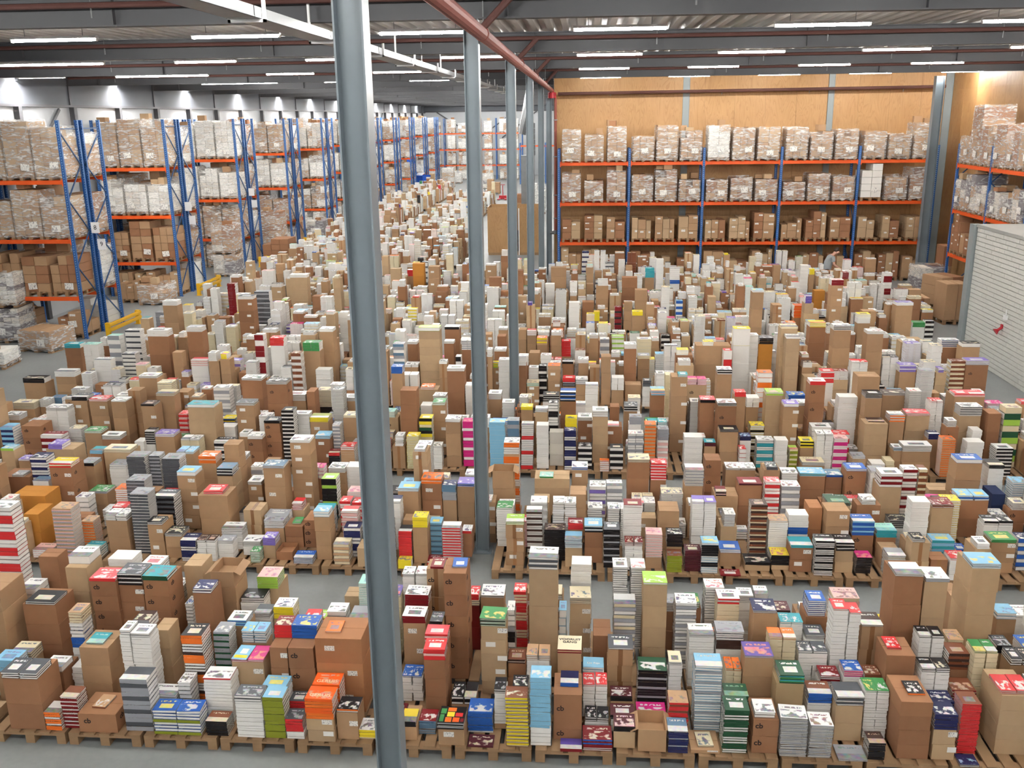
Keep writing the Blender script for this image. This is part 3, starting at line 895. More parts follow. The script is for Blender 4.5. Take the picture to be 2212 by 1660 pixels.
# ================================================================ the field of pallets, cartons and books
PAL = {'w': (240, 238, 233), 'W': (242, 242, 241), 'c': (228, 214, 180), 'C': (232, 220, 188), 'k': (30, 28, 30), 'K': (34, 33, 36), 'g': (158, 160, 166), 'G': (84, 87, 92),
       'n': (42, 46, 92), 'N': (36, 40, 80), 'b': (44, 96, 178), 's': (136, 192, 222), 'S': (98, 130, 156), 't': (56, 160, 172), 'T': (196, 158, 122), 'e': (70, 146, 84), 'E': (38, 82, 56),
       'l': (166, 208, 84), 'L': (140, 148, 44), 'y': (240, 218, 52), 'Y': (238, 214, 60), 'o': (236, 118, 44), 'O': (240, 100, 36), 'r': (212, 52, 54), 'R': (128, 28, 34), 'p': (234, 190, 184),
       'P': (222, 92, 98), 'M': (206, 44, 126), 'v': (134, 116, 194), 'V': (96, 78, 158), 'B': (128, 76, 52), 'd': (70, 50, 44), 'D': (84, 34, 42), 'm': (160, 214, 200)}
COLR = {k: rgb(*v) for k, v in PAL.items()}
NAME = {'w': 'white', 'W': 'white', 'c': 'cream', 'C': 'cream', 'k': 'black', 'K': 'black', 'g': 'grey', 'G': 'dark grey', 'n': 'navy', 'N': 'navy', 'b': 'blue', 's': 'light blue',
        'S': 'slate blue', 't': 'teal', 'T': 'tan', 'e': 'green', 'E': 'dark green', 'l': 'lime', 'L': 'olive', 'y': 'yellow', 'Y': 'yellow', 'o': 'orange', 'O': 'orange', 'r': 'red', 'R': 'dark red',
        'p': 'pale pink', 'P': 'pinkish red', 'M': 'magenta', 'v': 'violet', 'V': 'purple', 'B': 'brown', 'd': 'dark brown', 'D': 'maroon', 'm': 'mint'}
ACC = {'w': 'GbrnkdP', 'W': 'kkGGnR', 'c': 'dBkR', 'C': 'kdn', 'k': 'wgc', 'K': 'wwcg', 'g': 'Gwk', 'G': 'wgw', 'n': 'wcs', 'N': 'ww', 'b': 'wyw', 's': 'wbyG', 'S': 'wn', 't': 'wKm', 'T': 'dwB', 'e': 'wyE', 'E': 'wel',
       'l': 'wpr', 'L': 'ws', 'y': 'krw', 'Y': 'kr', 'o': 'wkR', 'O': 'oo', 'r': 'www', 'R': 'wc', 'p': 'RwM', 'P': 'ww', 'M': 'wwo', 'v': 'ww', 'V': 'wpr', 'B': 'cTdw', 'd': 'Tcw', 'D': 'wpc', 'm': 'tw'}
CROPS = {'A': (0, 1105), 'B': (740, 1105), 'C': (1472, 1105), 'D': (0, 550), 'E': (740, 550), 'F': (1472, 550), 'G': (0, 850), 'H': (1100, 700), 'I': (380, 820), 'J': (1480, 820), 'K': (1812, 820), 'L': (840, 700)}
SCALES = {'G': 3.1725, 'H': 3.1725, 'I': 3.1725, 'J': 3.1725, 'K': 3.1725, 'L': 4.23}
ZP = .146
ROW0, ROWP = 8.42, 4.03

# stacks read off the photograph: crop x0 x1 depth size; then top-down segments
DSL = '''
# ---- nearest block, left
A 0 235 8.45 .42; 1045 k3x2 w G; 1085 b2d
A 243 385 8.45 .22; 1300 k8 oow w
A 368 500 8.5 .22; 1200 k16 Rw B
A 462 745 8.44 .42; 1290 k1 B T @.25-.62 >.1; 1312 b1dc
A 765 945 8.5 .25; 1085 k12 gGg G
A 975 1130 8.45 .22; 1290 k8 Lwww b
A 1130 1285 8.45 .22; 1290 k8 Lwww b
A 955 1130 8.72 .22; 1185 k8 w W
A 1140 1225 8.8 .22; 1110 k8 w W
A 1325 1465 8.46 .2; 1360 k8 k B
A 1305 1485 8.7 .24; 1080 k1 r W; 1090 n7
A 1507 1685 8.45 .22; 1195 k2 w G; 1230 n4
A 1677 1825 8.46 .22; 1205 k12 L s
A 1690 1850 8.72 .22; 1130 k3 w s; 1170 n6
A 1822 1955 8.46 .2; 1345 k5 r G; 1425 n1
A 1848 1975 8.72 .2; 1230 k5 r G; 1300 n2
A 1962 2145 8.42 .24; 1215 k7 ooOO O; 1345 b2yl
A 2010 2190 8.68 .24; 1125 k8 oO O; 1300 b2n
A 2155 2310 8.48 .3; 1282 k2 wo K; 1302 b1nl
A -45 100 8.92 .24; 965 k6 s s; 1040 b1n
A 60 195 9.25 .25; 910 k4 c C; 970 b2n
A 270 400 9.0 .35; 1005 k1 w W; 1040 b2d
A 320 465 8.85 .24; 1105 k5 wtw t; 1150 b1n
A 458 528 9.15 .2; 1010 n4
A 497 690 9.0 .4; 858 k2 w t @.15-.75 >.08; 885 b3n
A 135 355 9.7 .42; 585 k2 w K @.1-.98; 605 b3d
A -250 -5 9.5 .5; 520 b4n
A -130 68 10.55 .25; -20 k30 wwrr W
A 110 230 10.15 .3; 500 k9 w W
A 388 520 9.45 .3; 655 k4 c T; 725 k4 w w; 815 k3 b b; 880 n3
A 402 545 10.3 .4; 290 k1 w W >.1; 365 b3y
A 572 745 9.95 .42; 435 k2 r P; 455 b5dc
A 750 910 10.0 .4; 405 k6 kw G; 480 b4dl
A 915 1080 9.95 .42; 420 k2 E t; 450 b5dc
A 690 850 10.55 .28; 310 n7
A 765 835 8.95 .22; 770 k2 w W; 800 n5
A 838 965 8.95 .22; 790 k2 w W; 815 n5
A 985 1085 9.35 .3; 770 b3y
A 855 965 9.35 .3; 705 k3 g d; 770 b3d
A 1172 1310 9.05 .28; 800 k24 ooodwww K
A 1365 1470 9.25 .28; 780 k30 gEg g
A 1240 1365 9.75 .32; 500 k2 w n; 530 b2d
A 1355 1510 10.2 .42; 395 b5nx
A 1465 1590 9.6 .3; 705 k6 sbs W; 740 b2n
A 1510 1700 10.3 .26; 560 k2 w K; 590 n4
A 1655 1790 10.4 .42; 425 k10 l p; 500 b2y
A 1640 1745 9.95 .22; 655 k3 w G; 690 n3
A 1760 1890 10.0 .25; 620 k5 y W; 695 b2y
A 1537 1715 9.4 .22; 775 k5x2 w s; 850 b2n
A 1718 1838 8.98 .45; 735 k4 r R >.22; 885 b3dl
A 1840 2012 8.98 .45; 740 k4 b b >.2; 885 b3dc
A 1490 1700 8.95 .3; 960 k2x2 w M; 975 b2yl
A 2022 2330 8.96 .48; 800 k1 w o @.18-.52 >.12; 825 b3ol
A 2110 2235 10.05 .3; 650 k10 w W
A 2250 2390 9.85 .3; 690 k9 w g
A 2040 2110 10.4 .22; 690 k3 y l
A 1190 1240 10.1 .22; 600 k14 w w
# ---- nearest block, middle
B 105 215 8.5 .22; 1415 k6 y W; 1480 n1 c
B 375 475 8.5 .4; 1360 k3 k Y; 1395 b1n
B 488 602 8.62 .22; 1355 k4 S R; 1400 k7 Sgw S
B 610 785 8.44 .32; 1370 k5 kgw E ~; 1410 b1nl
B 700 860 8.95 .3; 1200 k3x2 wkw K; 1250 b1n
B 805 970 8.68 .26; 1300 k7 b b; 1420 n2
B 800 970 8.43 .2; 1552 k1 D D
B 975 1055 8.75 .24; 1150 k2 w K; 1175 n4; 1375 b1n
B 1095 1200 8.85 .22; 1130 k2 w K; 1160 n4
B 1050 1200 8.46 .22; 1210 k28 cy B
B 1208 1345 8.5 .26; 1075 k22 s s; 1400 n2
B 1360 1550 8.6 .42; 1110 k1 b N @.2-.85 >.15; 1190 b1dc; 1415 b1dc
B 1400 1545 8.41 .18; 1535 k2 R V
B 1550 1745 8.44 .25; 1480 k4 Rb R; 1520 k3 wwR R
B 1562 1720 8.75 .22; 1335 k2x2 w K; 1360 n1
B 1552 1710 9.02 .24; 1120 k1x2 w r; 1132 n4x2
B 1552 1690 9.3 .22; 1010 k2 w s ~; 1040 n4
B 1750 1895 8.5 .25; 1395 k3 k D; 1425 b1y
B 1730 1890 8.78 .22; 1320 k3 k D; 1345 n2
B 1725 1870 9.05 .2; 1195 k3 k D; 1230 b1n
B 1712 1878 9.4 .3; 885 k1 w G; 897 b3nt
B 1905 2095 8.46 .36; 1415 b1nx
B 1900 2095 8.86 .26; 1320 k4 M M; 1345 b1n
B 1905 2095 9.15 .28; 1030 k18 kkgk E
B 2107 2240 8.46 .24; 1420 k18 nnnnnw S
B 2110 2240 8.75 .25; 1235 k16 rrB T
B 2108 2195 9.2 .24; 975 k2 w C; 995 n4
B 648 800 9.66 .42; 380 k2 w b @.3-.95 >.15; 405 b5dc
B 818 882 10.3 .35; 540 k2 r r; 575 k3 c c; 610 b2R
B 890 1045 10.35 .3; 545 k2 w W; 560 b3n
B 885 1055 9.38 .28; 695 k7 wkw e; 745 b5yl
B 1063 1115 9.8 .25; 640 k12 kkgwww w
B 1112 1196 10.2 .25; 520 k22 cccrrr r
B 1200 1393 9.75 .3; 300 k5 wG W; 378 b3y
B 1398 1450 10 .25; 640 k7 w s
B 1465 1605 10.1 .3; 560 k4 c C; 600 b3yl
B 1475 1610 10.45 .25; 345 n9
B 1750 1895 10.1 .26; 600 k16 cwg W
B 1615 1735 9.75 .4; 805 b1d
B 1940 2100 10.0 .3; 462 k1 w l; 478 b4y
B 2150 2290 10.0 .26; 600 k22 wwg W
B 385 545 10.35 .22; 405 k2x2 w W; 425 n4x2
B 400 555 9.95 .25; 540 k5 R W; 615 b2n
B 385 535 9.55 .25; 680 k3 R W; 725 b3nl
B 558 690 9.5 .28; 715 k2 k G; 735 b2n
B 518 660 8.95 .3; 895 k5 rrp r; 965 b3d
B 530 680 9.27 .22; 795 k5 rp P; 860 b3d
B 380 515 9.2 .24; 1065 k1x2 w b; 1075 n3x2
B 1062 1180 9.45 .25; 960 k4 dwd B; 985 b2d
B 1185 1340 9.2 .24; 930 k3x2 w T; 965 n3x2
B 1385 1545 9.05 .3; 895 k3 RT C ~; 920 b2n
# ---- nearest block, right
C 55 250 8.46 .35; 1528 k1 c C @.25-.8 >.05; 1545 b1nl
C 95 275 8.75 .26; 1000 k26 wwwg s
C 275 440 8.48 .26; 1290 k18 wwEEwwwEEwwEEE E
C 275 435 8.78 .24; 1195 k4 EwE E; 1235 n4
C 442 640 8.5 .4; 1300 k2 w W @.05-.85 >.03; 1350 b2dc
C 650 830 8.46 .24; 1345 k32 wwg W
C 832 985 8.46 .24; 1380 k30 wwg W
C 1005 1187 8.75 .28; 1200 k5 wG G; 1260 b2y
C 1015 1210 8.42 .25; 1620 k2 w g
C 1190 1350 8.82 .25; 1160 k1x2 w e; 1172 n5x2
C 1188 1325 8.46 .2; 1500 k8 k d
C 1412 1640 8.5 .5; 1195 k2 o K @.3-.85 >.12; 1235 b4d
C 1645 1800 8.5 .25; 1320 k6 n N; 1415 b2yl
C 1625 1770 8.78 .22; 1235 k4 n N; 1290 b2n
C 1800 1945 8.62 .25; 1250 k34 r B
C 1750 1910 8.95 .25; 1160 k8 cR B; 1230 n3 c
C 1800 1930 8.4 .18; 1640 k2 w n
C 2075 2290 8.62 .5; 1160 k4x2 w r >.03; 1195 b4y
C 615 800 8.92 .3; 1060 k7 Eet E @.1-.98; 1115 b1T
C 820 990 8.9 .25; 1180 k4 b B; 1240 n2
C 1050 1175 9.15 .22; 1030 k6 Mp b; 1070 n2
C 900 1030 9.2 .22; 1065 k4 wRw R; 1110 n2
C 1180 1290 9.2 .2; 1055 k8 wB B
C 410 600 9.15 .3; 935 k2 w V; 948 b3n
C 285 410 9.25 .25; 1015 k1x2 c o; 1030 n3x2 c
C 225 410 9.65 .25; 780 k4 w g; 835 k3 d d; 895 n3
C 50 215 9.65 .25; 795 k2 w W; 815 n4
C 465 625 9.85 .3; 645 k2 w N; 662 b3n
C 570 745 9.45 .22; 815 k1x2 c o; 830 n3x2 c
C 755 950 9.35 .22; 905 k1x2 w G; 920 n4x2
C 635 790 9.85 .22; 715 k1x2 w t; 728 n4x2
C 800 930 9.75 .25; 800 k3 w G; 830 n3
C 985 1085 9.5 .24; 632 k1 w r; 642 n8
C 1087 1165 9.5 .24; 655 k1 w r; 665 n8
C 1165 1310 9.6 .3; 735 k2 w d; 748 b3nt
C 1290 1525 9.1 .4; 890 k6 r r @.12-.62 >.12; 935 b1d
C 1540 1700 9.45 .22; 805 k1x2 w K; 820 n3x2
C 1705 1865 9.3 .25; 920 k6 Bd B; 1025 b1d
C 1880 2050 9.2 .25; 905 k1x2 c e; 918 n4x2 c
C 1555 1740 8.9 .22; 1015 k2x2 w K; 1042 n3x2
C 1385 1575 9.78 .42; 405 k2 w W; 425 b4d
C 1578 1735 9.8 .35; 435 k3 g W; 460 b3y
C 1880 2070 9.9 .45; 340 k3 w s; 372 b5y
C 1750 1830 10.25 .4; 560 b3n
C 1700 1830 9.65 .24; 830 k2 c T; 870 n3 c
C 2040 2170 10.2 .25; 660 k2 w s; 700 b2n
C 2130 2290 9.3 .25; 955 k3x2 w K; 1000 b2n
C 2035 2140 9.5 .25; 870 k3 k K; 920 b2n
C 980 1150 10.5 .28; 560 k14 pcT p
C 235 380 10.25 .25; 565 k3 rw W; 600 n4 c
C 365 470 10.3 .22; 545 k4 w W; 590 n3
C 445 565 10.5 .22; 535 k6 w W; 580 n3
C 590 710 10.2 .25; 640 k2 d D; 665 b1d
C 255 430 10.05 .26; 735 k2 w v; 760 b1d
# ---- second block, left
A 205 330 12.5 .25; 250 k4 w p
A 145 245 12.75 .45; 20 b2O
A 325 450 12.55 .28; -20 k40 Tgp T
A 500 605 12.8 .3; 65 k22 oT T
A 545 650 12.55 .22; 230 k5 w t
A 675 815 12.7 .35; 28 k3x2 w W; 62 b2n
A 825 945 12.72 .28; -110 k60 GGw g
A 945 1045 12.6 .4; 70 k2 w K; 88 b2nl
A 1060 1175 12.6 .3; 145 k3 w K; 165 b2n
A 1158 1260 12.5 .28; 190 k10 wwnnn N
A 1265 1385 12.52 .22; 188 k1x2 w d; 202 n3x2
A 1390 1500 12.6 .22; 190 k2 w g; 210 n2
A 1425 1560 12.95 .25; 110 k5 w W; 160 n2
A 1565 1680 12.75 .25; 195 k4 w W; 230 n1
A 1610 1675 12.5 .2; 262 k7 w e
A 1680 1775 12.65 .3; 175 k5 v v; 222 b1y
A 1835 1955 13.05 .35; 90 k1 w e @.3-.8 >.1; 100 b2d
A 1957 2060 13.05 .4; 60 b3dc
A 1780 1890 12.6 .35; 265 b1dx
A 1893 2020 12.5 .25; 300 k6 w b
A 2022 2125 12.65 .3; 0 k2 w s; 38 b3n
A 2145 2250 12.5 .25; 215 k7 cT c
A 1700 1830 13.05 .3; 60 k6 w g; 110 b1n
# ---- second block, middle
B 0 110 12.7 .25; 110 k9 wwnn N
B -10 95 13.0 .22; 0 k16 pw r
B 355 443 12.6 .25; 130 k16 r K
B 355 443 12.42 .16; 318 k1 y y
B 447 545 12.6 .3; 40 k6 y y; 105 b2n
B 552 635 12.85 .25; 75 k18 sSs s
B 545 635 12.5 .22; 322 k3 wr R
B 642 765 12.55 .25; 110 k28 wr W
B 770 835 12.85 .35; 128 k1 r W; 145 b2d
B 1052 1170 12.6 .28; 65 k3 w l; 88 b3nlt
B 1190 1295 12.85 .25; 5 k24 wwd W
B 1300 1440 12.8 .25; 120 k14 k d
B 1435 1550 12.6 .28; 180 k7 wwg s; 238 b2y
B 1455 1555 12.92 .22; 80 k5 r R; 120 b1n
B 1560 1680 12.75 .3; 95 k4 kw s; 138 b2d
B 1688 1795 12.6 .28; 110 k24 kkkg G
B 1822 1940 12.55 .22; 200 k3x2 w R; 225 n4x2
B 1815 1935 12.85 .25; -40 k1 w R; -25 n9
B 1958 2068 12.6 .25; 150 k18 wp p; 300 b1n
B 2095 2200 12.78 .25; 150 k7 k k; 230 b1n
B 2095 2195 12.5 .25; 290 k12 L B
B 2045 2180 13.25 .4; 0 b3n
# ---- second block, right
C 22 130 12.55 .28; 255 k20 D D
C 132 245 12.5 .25; 205 k14 wwwkkwwwkkkkk s
C 248 385 12.72 .3; 245 k2 w b; 270 b1n
C 250 385 12.42 .2; 448 k1 R R
C 410 575 12.6 .35; 330 k2 k K; 348 b1y
C 582 700 12.65 .28; 285 k6 k Y; 350 b1y
C 708 855 12.6 .35; 220 k2 t t; 238 b2dl
C 870 995 12.5 .25; 190 k20 wwwk K
C 1000 1122 12.6 .3; 205 k5 kw K; 258 b2y
C 1128 1230 12.6 .25; 300 k28 k M
C 455 565 13.0 .25; -40 k26 Bdc d
C 568 692 13.0 .25; 60 k1 w T; 72 n5
C 695 825 13.1 .25; 25 n2; 105 k3 b b; 150 n1
C 940 1095 13.1 .35; 0 b3nl
C 825 935 13.3 .35; -20 b2o
C 1110 1255 13.1 .28; 65 k9 bbs b; 158 b2dc
C 1262 1395 13.1 .28; 125 k5 t m; 172 b2d
C 1345 1485 13.45 .25; 60 k8 kw K; 110 n2
C 1490 1610 13.1 .25; -60 n9
C 1622 1770 12.8 .25; 190 k10 st s
C 1775 1850 12.7 .3; 250 k2 b b; 290 b2n
C 2005 2170 12.7 .3; 185 k2 e e; 205 b3nl
C 1960 2150 13.2 .25; 65 k2x2 wk K; 90 n4x2
C 2180 2290 12.8 .25; 180 k8 wb N
C 2075 2230 12.52 .3; 350 k2 c C; 380 b2B
# ---- rear of the second block
E 355 490 13.42 .35; 1510 k3 w s; 1532 b2n
E 492 640 13.65 .35; 1450 k5 oow o; 1482 b3dl
E 640 733 13.65 .3; 1490 k3 S n; 1535 k4 g g; 1590 b1n
E 737 850 13.7 .35; 1480 k4 wb v; 1502 b3n
E 1037 1140 14.6 .28; 1215 k30 oooTwww W
E 965 1105 14.1 .35; 1402 b3nx
E 1235 1465 14.45 .42; 1435 k2 e m @.15-.55 >.03; 1450 b4y
E 1478 1585 14.65 .3; 1375 k4 wb W; 1395 b3nl
E 1592 1700 14.25 .28; 1500 k10 wwv w
E 1705 1810 14.25 .28; 1495 k10 wwg W
E 1842 1985 14.7 .35; 1325 k5 c C; 1345 b3d
E 1990 2095 14.7 .25; 1350 k12 wr r; 1460 b2dl
D 812 930 14.3 .3; 1310 k30 G g
D 932 1030 14.45 .3; 1300 k30 gG g
D 1035 1150 14.35 .3; 1320 k32 GG g
D 805 925 13.5 .3; 1465 k46 GgG g
D 985 1115 13.25 .3; 1560 k18 kG G
D 312 455 13.8 .42; 1350 k3 rw y; 1378 b3dcl
D 192 300 14.2 .28; 1310 k22 wwn N
D 1137 1260 13.65 .35; 1405 k1 w s; 1430 b4nl
D 1277 1390 14.35 .3; 1305 k5 oow o; 1350 b3n
D 1270 1465 13.2 .42; 1530 k4 wr r @.15-.8 >.05; 1560 b2n
D 1868 2000 14.25 .35; 1200 k1 w W; 1218 b6nl
D 1692 1830 13.9 .35; 1365 k1 g S; 1382 b3nl
D 2072 2170 14.2 .28; 1450 k12 kkkkl l
D 68 290 13.2 .45; 1560 b2O
D 570 690 14.0 .35; 1530 k1 g e; 1545 b2n
D 700 810 14.6 .3; 1360 k2 w g; 1385 n4
D 1440 1540 14.6 .3; 1230 b5n
F 1435 1530 14.4 .28; 1390 k18 wwR W
F 1532 1590 14.4 .28; 1390 k18 Bc B
F 1288 1432 14.1 .4; 1420 k5 wR W; 1505 b2y
F 1782 1950 14.8 .35; 1325 k1 w b; 1350 b3n
F 2010 2100 14.3 .4; 1550 b3N
F 765 935 14.6 .35; 1415 k4 wt s; 1435 b3d
F 1068 1200 14.6 .35; 1385 k2 w b; 1402 b3dc
F 372 525 14.15 .35; 1480 k2 D R; 1492 b2d
F 528 640 14.0 .28; 1470 k16 wwr P
F 648 770 14.0 .28; 1500 k12 wg W
F 285 480 14.9 .35; 1380 k4x2 w W; 1395 b2n
F 1790 1990 13.9 .4; 1560 k3x2 wb s; 1590 b2d
F 155 260 14.9 .35; 1330 b3dc
# ---- third block
E 945 1050 16.55 .25; 1085 k18 ss s
E 1062 1140 16.6 .25; 1075 k12 SgS g
E 1147 1228 16.55 .25; 1100 k24 rrwwwwww W
E 1250 1330 16.6 .25; 1105 n7
E 1335 1428 16.75 .25; 1150 b3w
E 1432 1510 16.55 .25; 1140 k20 wwnnn n
E 1437 1515 16.95 .25; 1060 k4 y y; 1120 b3n
E 1517 1610 16.6 .25; 1240 k8 kw K
E 1615 1718 16.95 .3; 1010 k3 w W; 1050 b5y
E 1727 1815 16.6 .25; 1250 k7 wk K
E 1662 1738 16.48 .2; 1340 k5 w o
E 1842 1945 16.6 .24; 1160 k16x2 wwg w
E 1950 2025 16.6 .25; 1100 k26 oT o
E 2037 2110 16.75 .25; 1130 k8 g g; 1200 k10 pw p
E 367 475 16.9 .32; 880 b5d
E 488 572 16.9 .28; 1060 k14 ykEc y
E 577 660 17.25 .3; 955 k2 w e; 975 b3nl
E 662 760 16.6 .3; 1065 k1 w W; 1085 b4n
E 772 848 16.65 .25; 1080 k14 MMw M
E 1150 1228 17.2 .3; 985 k3 y y; 1005 b3n
E 1240 1325 17.15 .3; 1005 k2 w W; 1020 b3y
E 1330 1395 17.1 .25; 960 k20 kkwww K
E 1405 1508 17.3 .3; 890 k7 kwb b; 950 b3d
D 1205 1380 16.8 .42; 970 k1 w t; 990 b4y
D 1808 1888 16.8 .28; 1010 k26 wk K
D 1892 1995 17.2 .25; 1030 k1 w W; 1042 n9
D 1702 1805 16.8 .32; 1075 k3 k G; 1092 b4dc
D 1592 1690 16.6 .32; 1175 k1 w W; 1195 b2dc
D 132 260 16.6 .42; 1110 b3dc
D 460 560 17.6 .35; 920 k4 k G; 945 b3nl
D 570 690 17.5 .35; 935 k2 w r; 950 b3nl
D 290 430 17.2 .28; 990 k3x2 w W; 1010 n6x2
D 890 1010 18.2 .35; 785 k2 w W; 800 b3n
D 820 900 17.6 .3; 880 b5nt
D 1375 1480 18.2 .28; 860 k16 wwg W
D 1555 1690 18.3 .35; 800 k2 w W; 815 b3d
D 1715 1850 17.9 .35; 820 k3 w K; 840 b3dc
D 1010 1105 17.7 .28; 830 k8 c C; 920 b2n
D 2035 2130 20.6 .28; 745 n7
F 1692 1780 16.48 .28; 1195 k34 oT o
F 1432 1620 16.65 .4; 1235 k5 w W; 1275 b2n
F 1802 1945 17.1 .32; 985 k12 wwG W; 1045 b3y
F 1765 1965 17.8 .45; 900 k2x2 pP P; 920 b3n
F 1187 1340 16.95 .35; 1085 k1 d d @.2-.9 >.1; 1095 b4y
F 1018 1140 17.8 .28; 920 n10
F 832 935 17.6 .35; 820 k2 r W; 845 b4dc
F 548 660 17.55 .32; 890 k2 lw l; 912 b4y
F 662 760 17.2 .32; 965 k1 w v; 985 b4nl
F 988 1080 16.7 .25; 1190 k18 wwMM p
F 878 1000 16.75 .26; 1160 k1x2 w W; 1172 n7x2
F 490 600 16.8 .25; 1200 k16 ttww W
F 600 690 16.7 .25; 1200 n6
F 1190 1300 17.4 .3; 900 k10 wwk K; 930 b3n
F 1130 1290 17.9 .4; 790 b5n
F 1985 2070 17.0 .35; 1030 b3d
F 2090 2200 17.0 .28; 990 k10 clE c
F 235 360 17.0 .35; 960 k4 wk W; 980 b2dc
F 120 220 17.4 .3; 940 k4 k P; 960 b3d
F 345 420 17.4 .3; 890 k3 r r; 920 b2n
F 20 140 16.6 .28; 1180 n6
F 770 880 16.9 .35; 1210 k4 yk y; 1250 b2n
# ---- further back, the stacks that stand out
D 785 870 21.3 .26; 640 k30 wwG w
D 802 898 22.0 .26; 490 k30 wwG w
D 692 770 21.9 .26; 525 k12 wg m
D 602 710 20.9 .26; 680 k1 w W; 690 n7
D 412 515 23.2 .4; 580 k3 t t; 605 b3dc
D 1642 1738 26.2 .28; 240 k36 GgG g
D 1952 2060 20.9 .35; 570 k3x2 e e; 625 b2n
D 2062 2150 21.5 .35; 480 k1 w W; 500 b3n
D 1868 1980 29.5 .35; 130 k2 w W; 150 b4y
D 1530 1630 24.9 .35; 270 k2 w G; 290 b5dl
D 1045 1140 24.8 .35; 300 k3 w W; 330 b3n
D 1200 1300 21.5 .35; 470 k5 w g; 500 b3d
D 945 1080 21.5 .35; 490 k4 w W; 530 b3d
D 1230 1340 20.8 .26; 680 k6 pw P; 720 n3
D 1640 1700 20.8 .26; 520 k12 RwR w
D 1740 1830 21.0 .3; 540 k5 r r; 590 n3
D 350 480 20.7 .35; 755 k3 w W; 790 b3n
D 145 285 20.6 .4; 800 k4 k K; 830 b2n
E 488 625 20.7 .36; 472 k1 w l; 495 b9y
E 670 785 18.4 .32; 735 k2 w W; 755 b3d
E 323 395 20.8 .26; 580 k20 gSw g
E 312 385 18.4 .26; 725 k5 b b; 770 b2n
E 1005 1075 20.7 .26; 680 k1 w W; 690 n8
E 1415 1475 24.6 .26; 560 k9 r r; 660 b1n
E 1620 1660 28.6 .26; 370 k6 y y; 430 b1n
E 1757 1803 26.4 .26; 340 k20 RRk R
E 1870 1940 26.5 .3; 370 k2 y y; 395 b3n
E 1740 1820 24.7 .26; 530 k16 wwl l
E 2080 2165 22.0 .26; 590 k1x2 w W; 600 n9x2
E 1820 1900 21.3 .32; 580 k5 w W; 610 b2dc
E 1955 2015 33.0 .26; 90 k5 tt t; 150 b2n
E 2025 2075 32.9 .26; 30 n9
E 2115 2180 33.2 .26; 90 k6 w W; 165 k3 b b; 190 n3
E 2155 2200 28.8 .26; 300 k10 wb s
E 450 525 33.5 .35; 60 b3O
E 415 470 34.5 .26; 100 k3 r w; 140 b2n
E 1310 1370 30.5 .26; 190 n8
E 1460 1530 26.5 .26; 310 n9
E 1345 1445 33.0 .35; 85 b4n
E 1805 1905 30.6 .35; 150 b4d
E 1890 1970 28.7 .32; 230 b4n
F 902 990 18.9 .26; 755 k6 rrw r; 830 n1
F 497 592 18.3 .26; 765 k14 wwwo o
F 232 330 18.5 .32; 745 k4 wk W; 775 b2n
F 502 595 21.6 .32; 540 k5 k G; 580 b3O
F 730 818 26.3 .32; 330 k8 oO O; 410 b2d
F 770 825 31.5 .26; 70 n12
F 828 862 32.8 .26; 95 k6 y y; 130 b2n
F 1412 1520 20.8 .28; 715 k6 vvw v; 760 b2n
F 1742 1838 20.8 .26; 690 k20 cB B
F 1842 1990 20.75 .4; 685 k6 gw v; 715 b2dc
F 1817 1935 22.4 .35; 575 k1 w K; 600 b3n
F 1682 1800 22.9 .3; 555 k8 wn W; 600 b3d
F 1202 1310 21.0 .35; 495 k4 w W; 515 b4n
F 985 1100 21.2 .35; 460 k6 wk W; 490 b4n
F 830 935 22.3 .35; 440 k5 yw y; 470 b4dc
F 1142 1225 24.8 .28; 385 k4 w y; 410 n1; 445 b2n
F 460 535 24.8 .35; 230 k2 w s; 245 b4n
F 1310 1365 30.8 .28; 120 k14 RwwR W
F 860 930 30.0 .32; 235 b3O
F 970 1050 26.4 .32; 165 k2 R w; 200 b6nl
F 1495 1575 26.2 .32; 440 k3 e e; 470 n5
F 1570 1635 26.2 .26; 430 k24 wwkk K
F 1390 1500 25.6 .35; 310 k2 w v; 330 b3n
F 645 755 21.0 .35; 465 k1 c C; 480 b4y
F 340 450 21.3 .35; 480 k1 w y; 590 n3
F 410 500 21.2 .26; 520 k1 w W; 530 n9
F 275 330 20.8 .26; 620 k6 rrw r
F 680 770 20.7 .3; 530 k1 w W; 545 b5y
F 95 320 20.75 .4; 565 k2 w y @.2-.5; 590 b3n
# ---- more of the second and third blocks
G 757 860 17.2 .35; 50 k1 w W; 60 b3n
G 962 1055 17.0 .35; 75 k2 k d; 88 b2nl
G 1065 1190 17.4 .3; 0 k3 c C; 20 b3n
G 282 418 16.95 .26; 215 k6 ms m
G 272 420 16.45 .28; 290 k9 wR R
G 305 500 14.85 .4; 352 k2 v v @.1-.6; 385 b2y
G 572 690 16.5 .35; 258 k2 w e; 275 b2n
G 692 820 16.45 .28; 290 k5 w W; 318 b1d
G 705 890 14.75 .4; 385 k2 c C; 408 b2y
G 612 700 15.0 .3; 392 k2 s t; 415 b2d
G 918 983 16.5 .25; 330 n3
G 987 1055 16.6 .25; 260 k12 kw K; 350 n1
G 1057 1190 16.45 .35; 278 k2 w v; 300 b1n
G 0 85 16.5 .3; 235 k14 ns s
G 0 90 14.8 .35; 378 k1 l s; 395 b3y
G 0 205 14.1 .42; 560 k2 w g @.4-.8; 575 b2d
G 510 603 13.6 .25; 715 k6 w W
G 545 640 14.45 .3; 478 k4 k g; 500 b2n
G 655 720 14.75 .26; 452 k2 w W; 470 n5
G 712 865 13.15 .3; 780 k4 r r @.35-1; 815 k3x2 w W; 862 b2y
G 120 198 14.8 .3; 453 k1 w v; 465 b1n
G 215 330 13.9 .22; 600 k4 w S
G 85 230 18.4 .28; 65 k6 c C; 110 b1n
G 15 130 17.6 .3; 150 k5 w W; 185 b1n
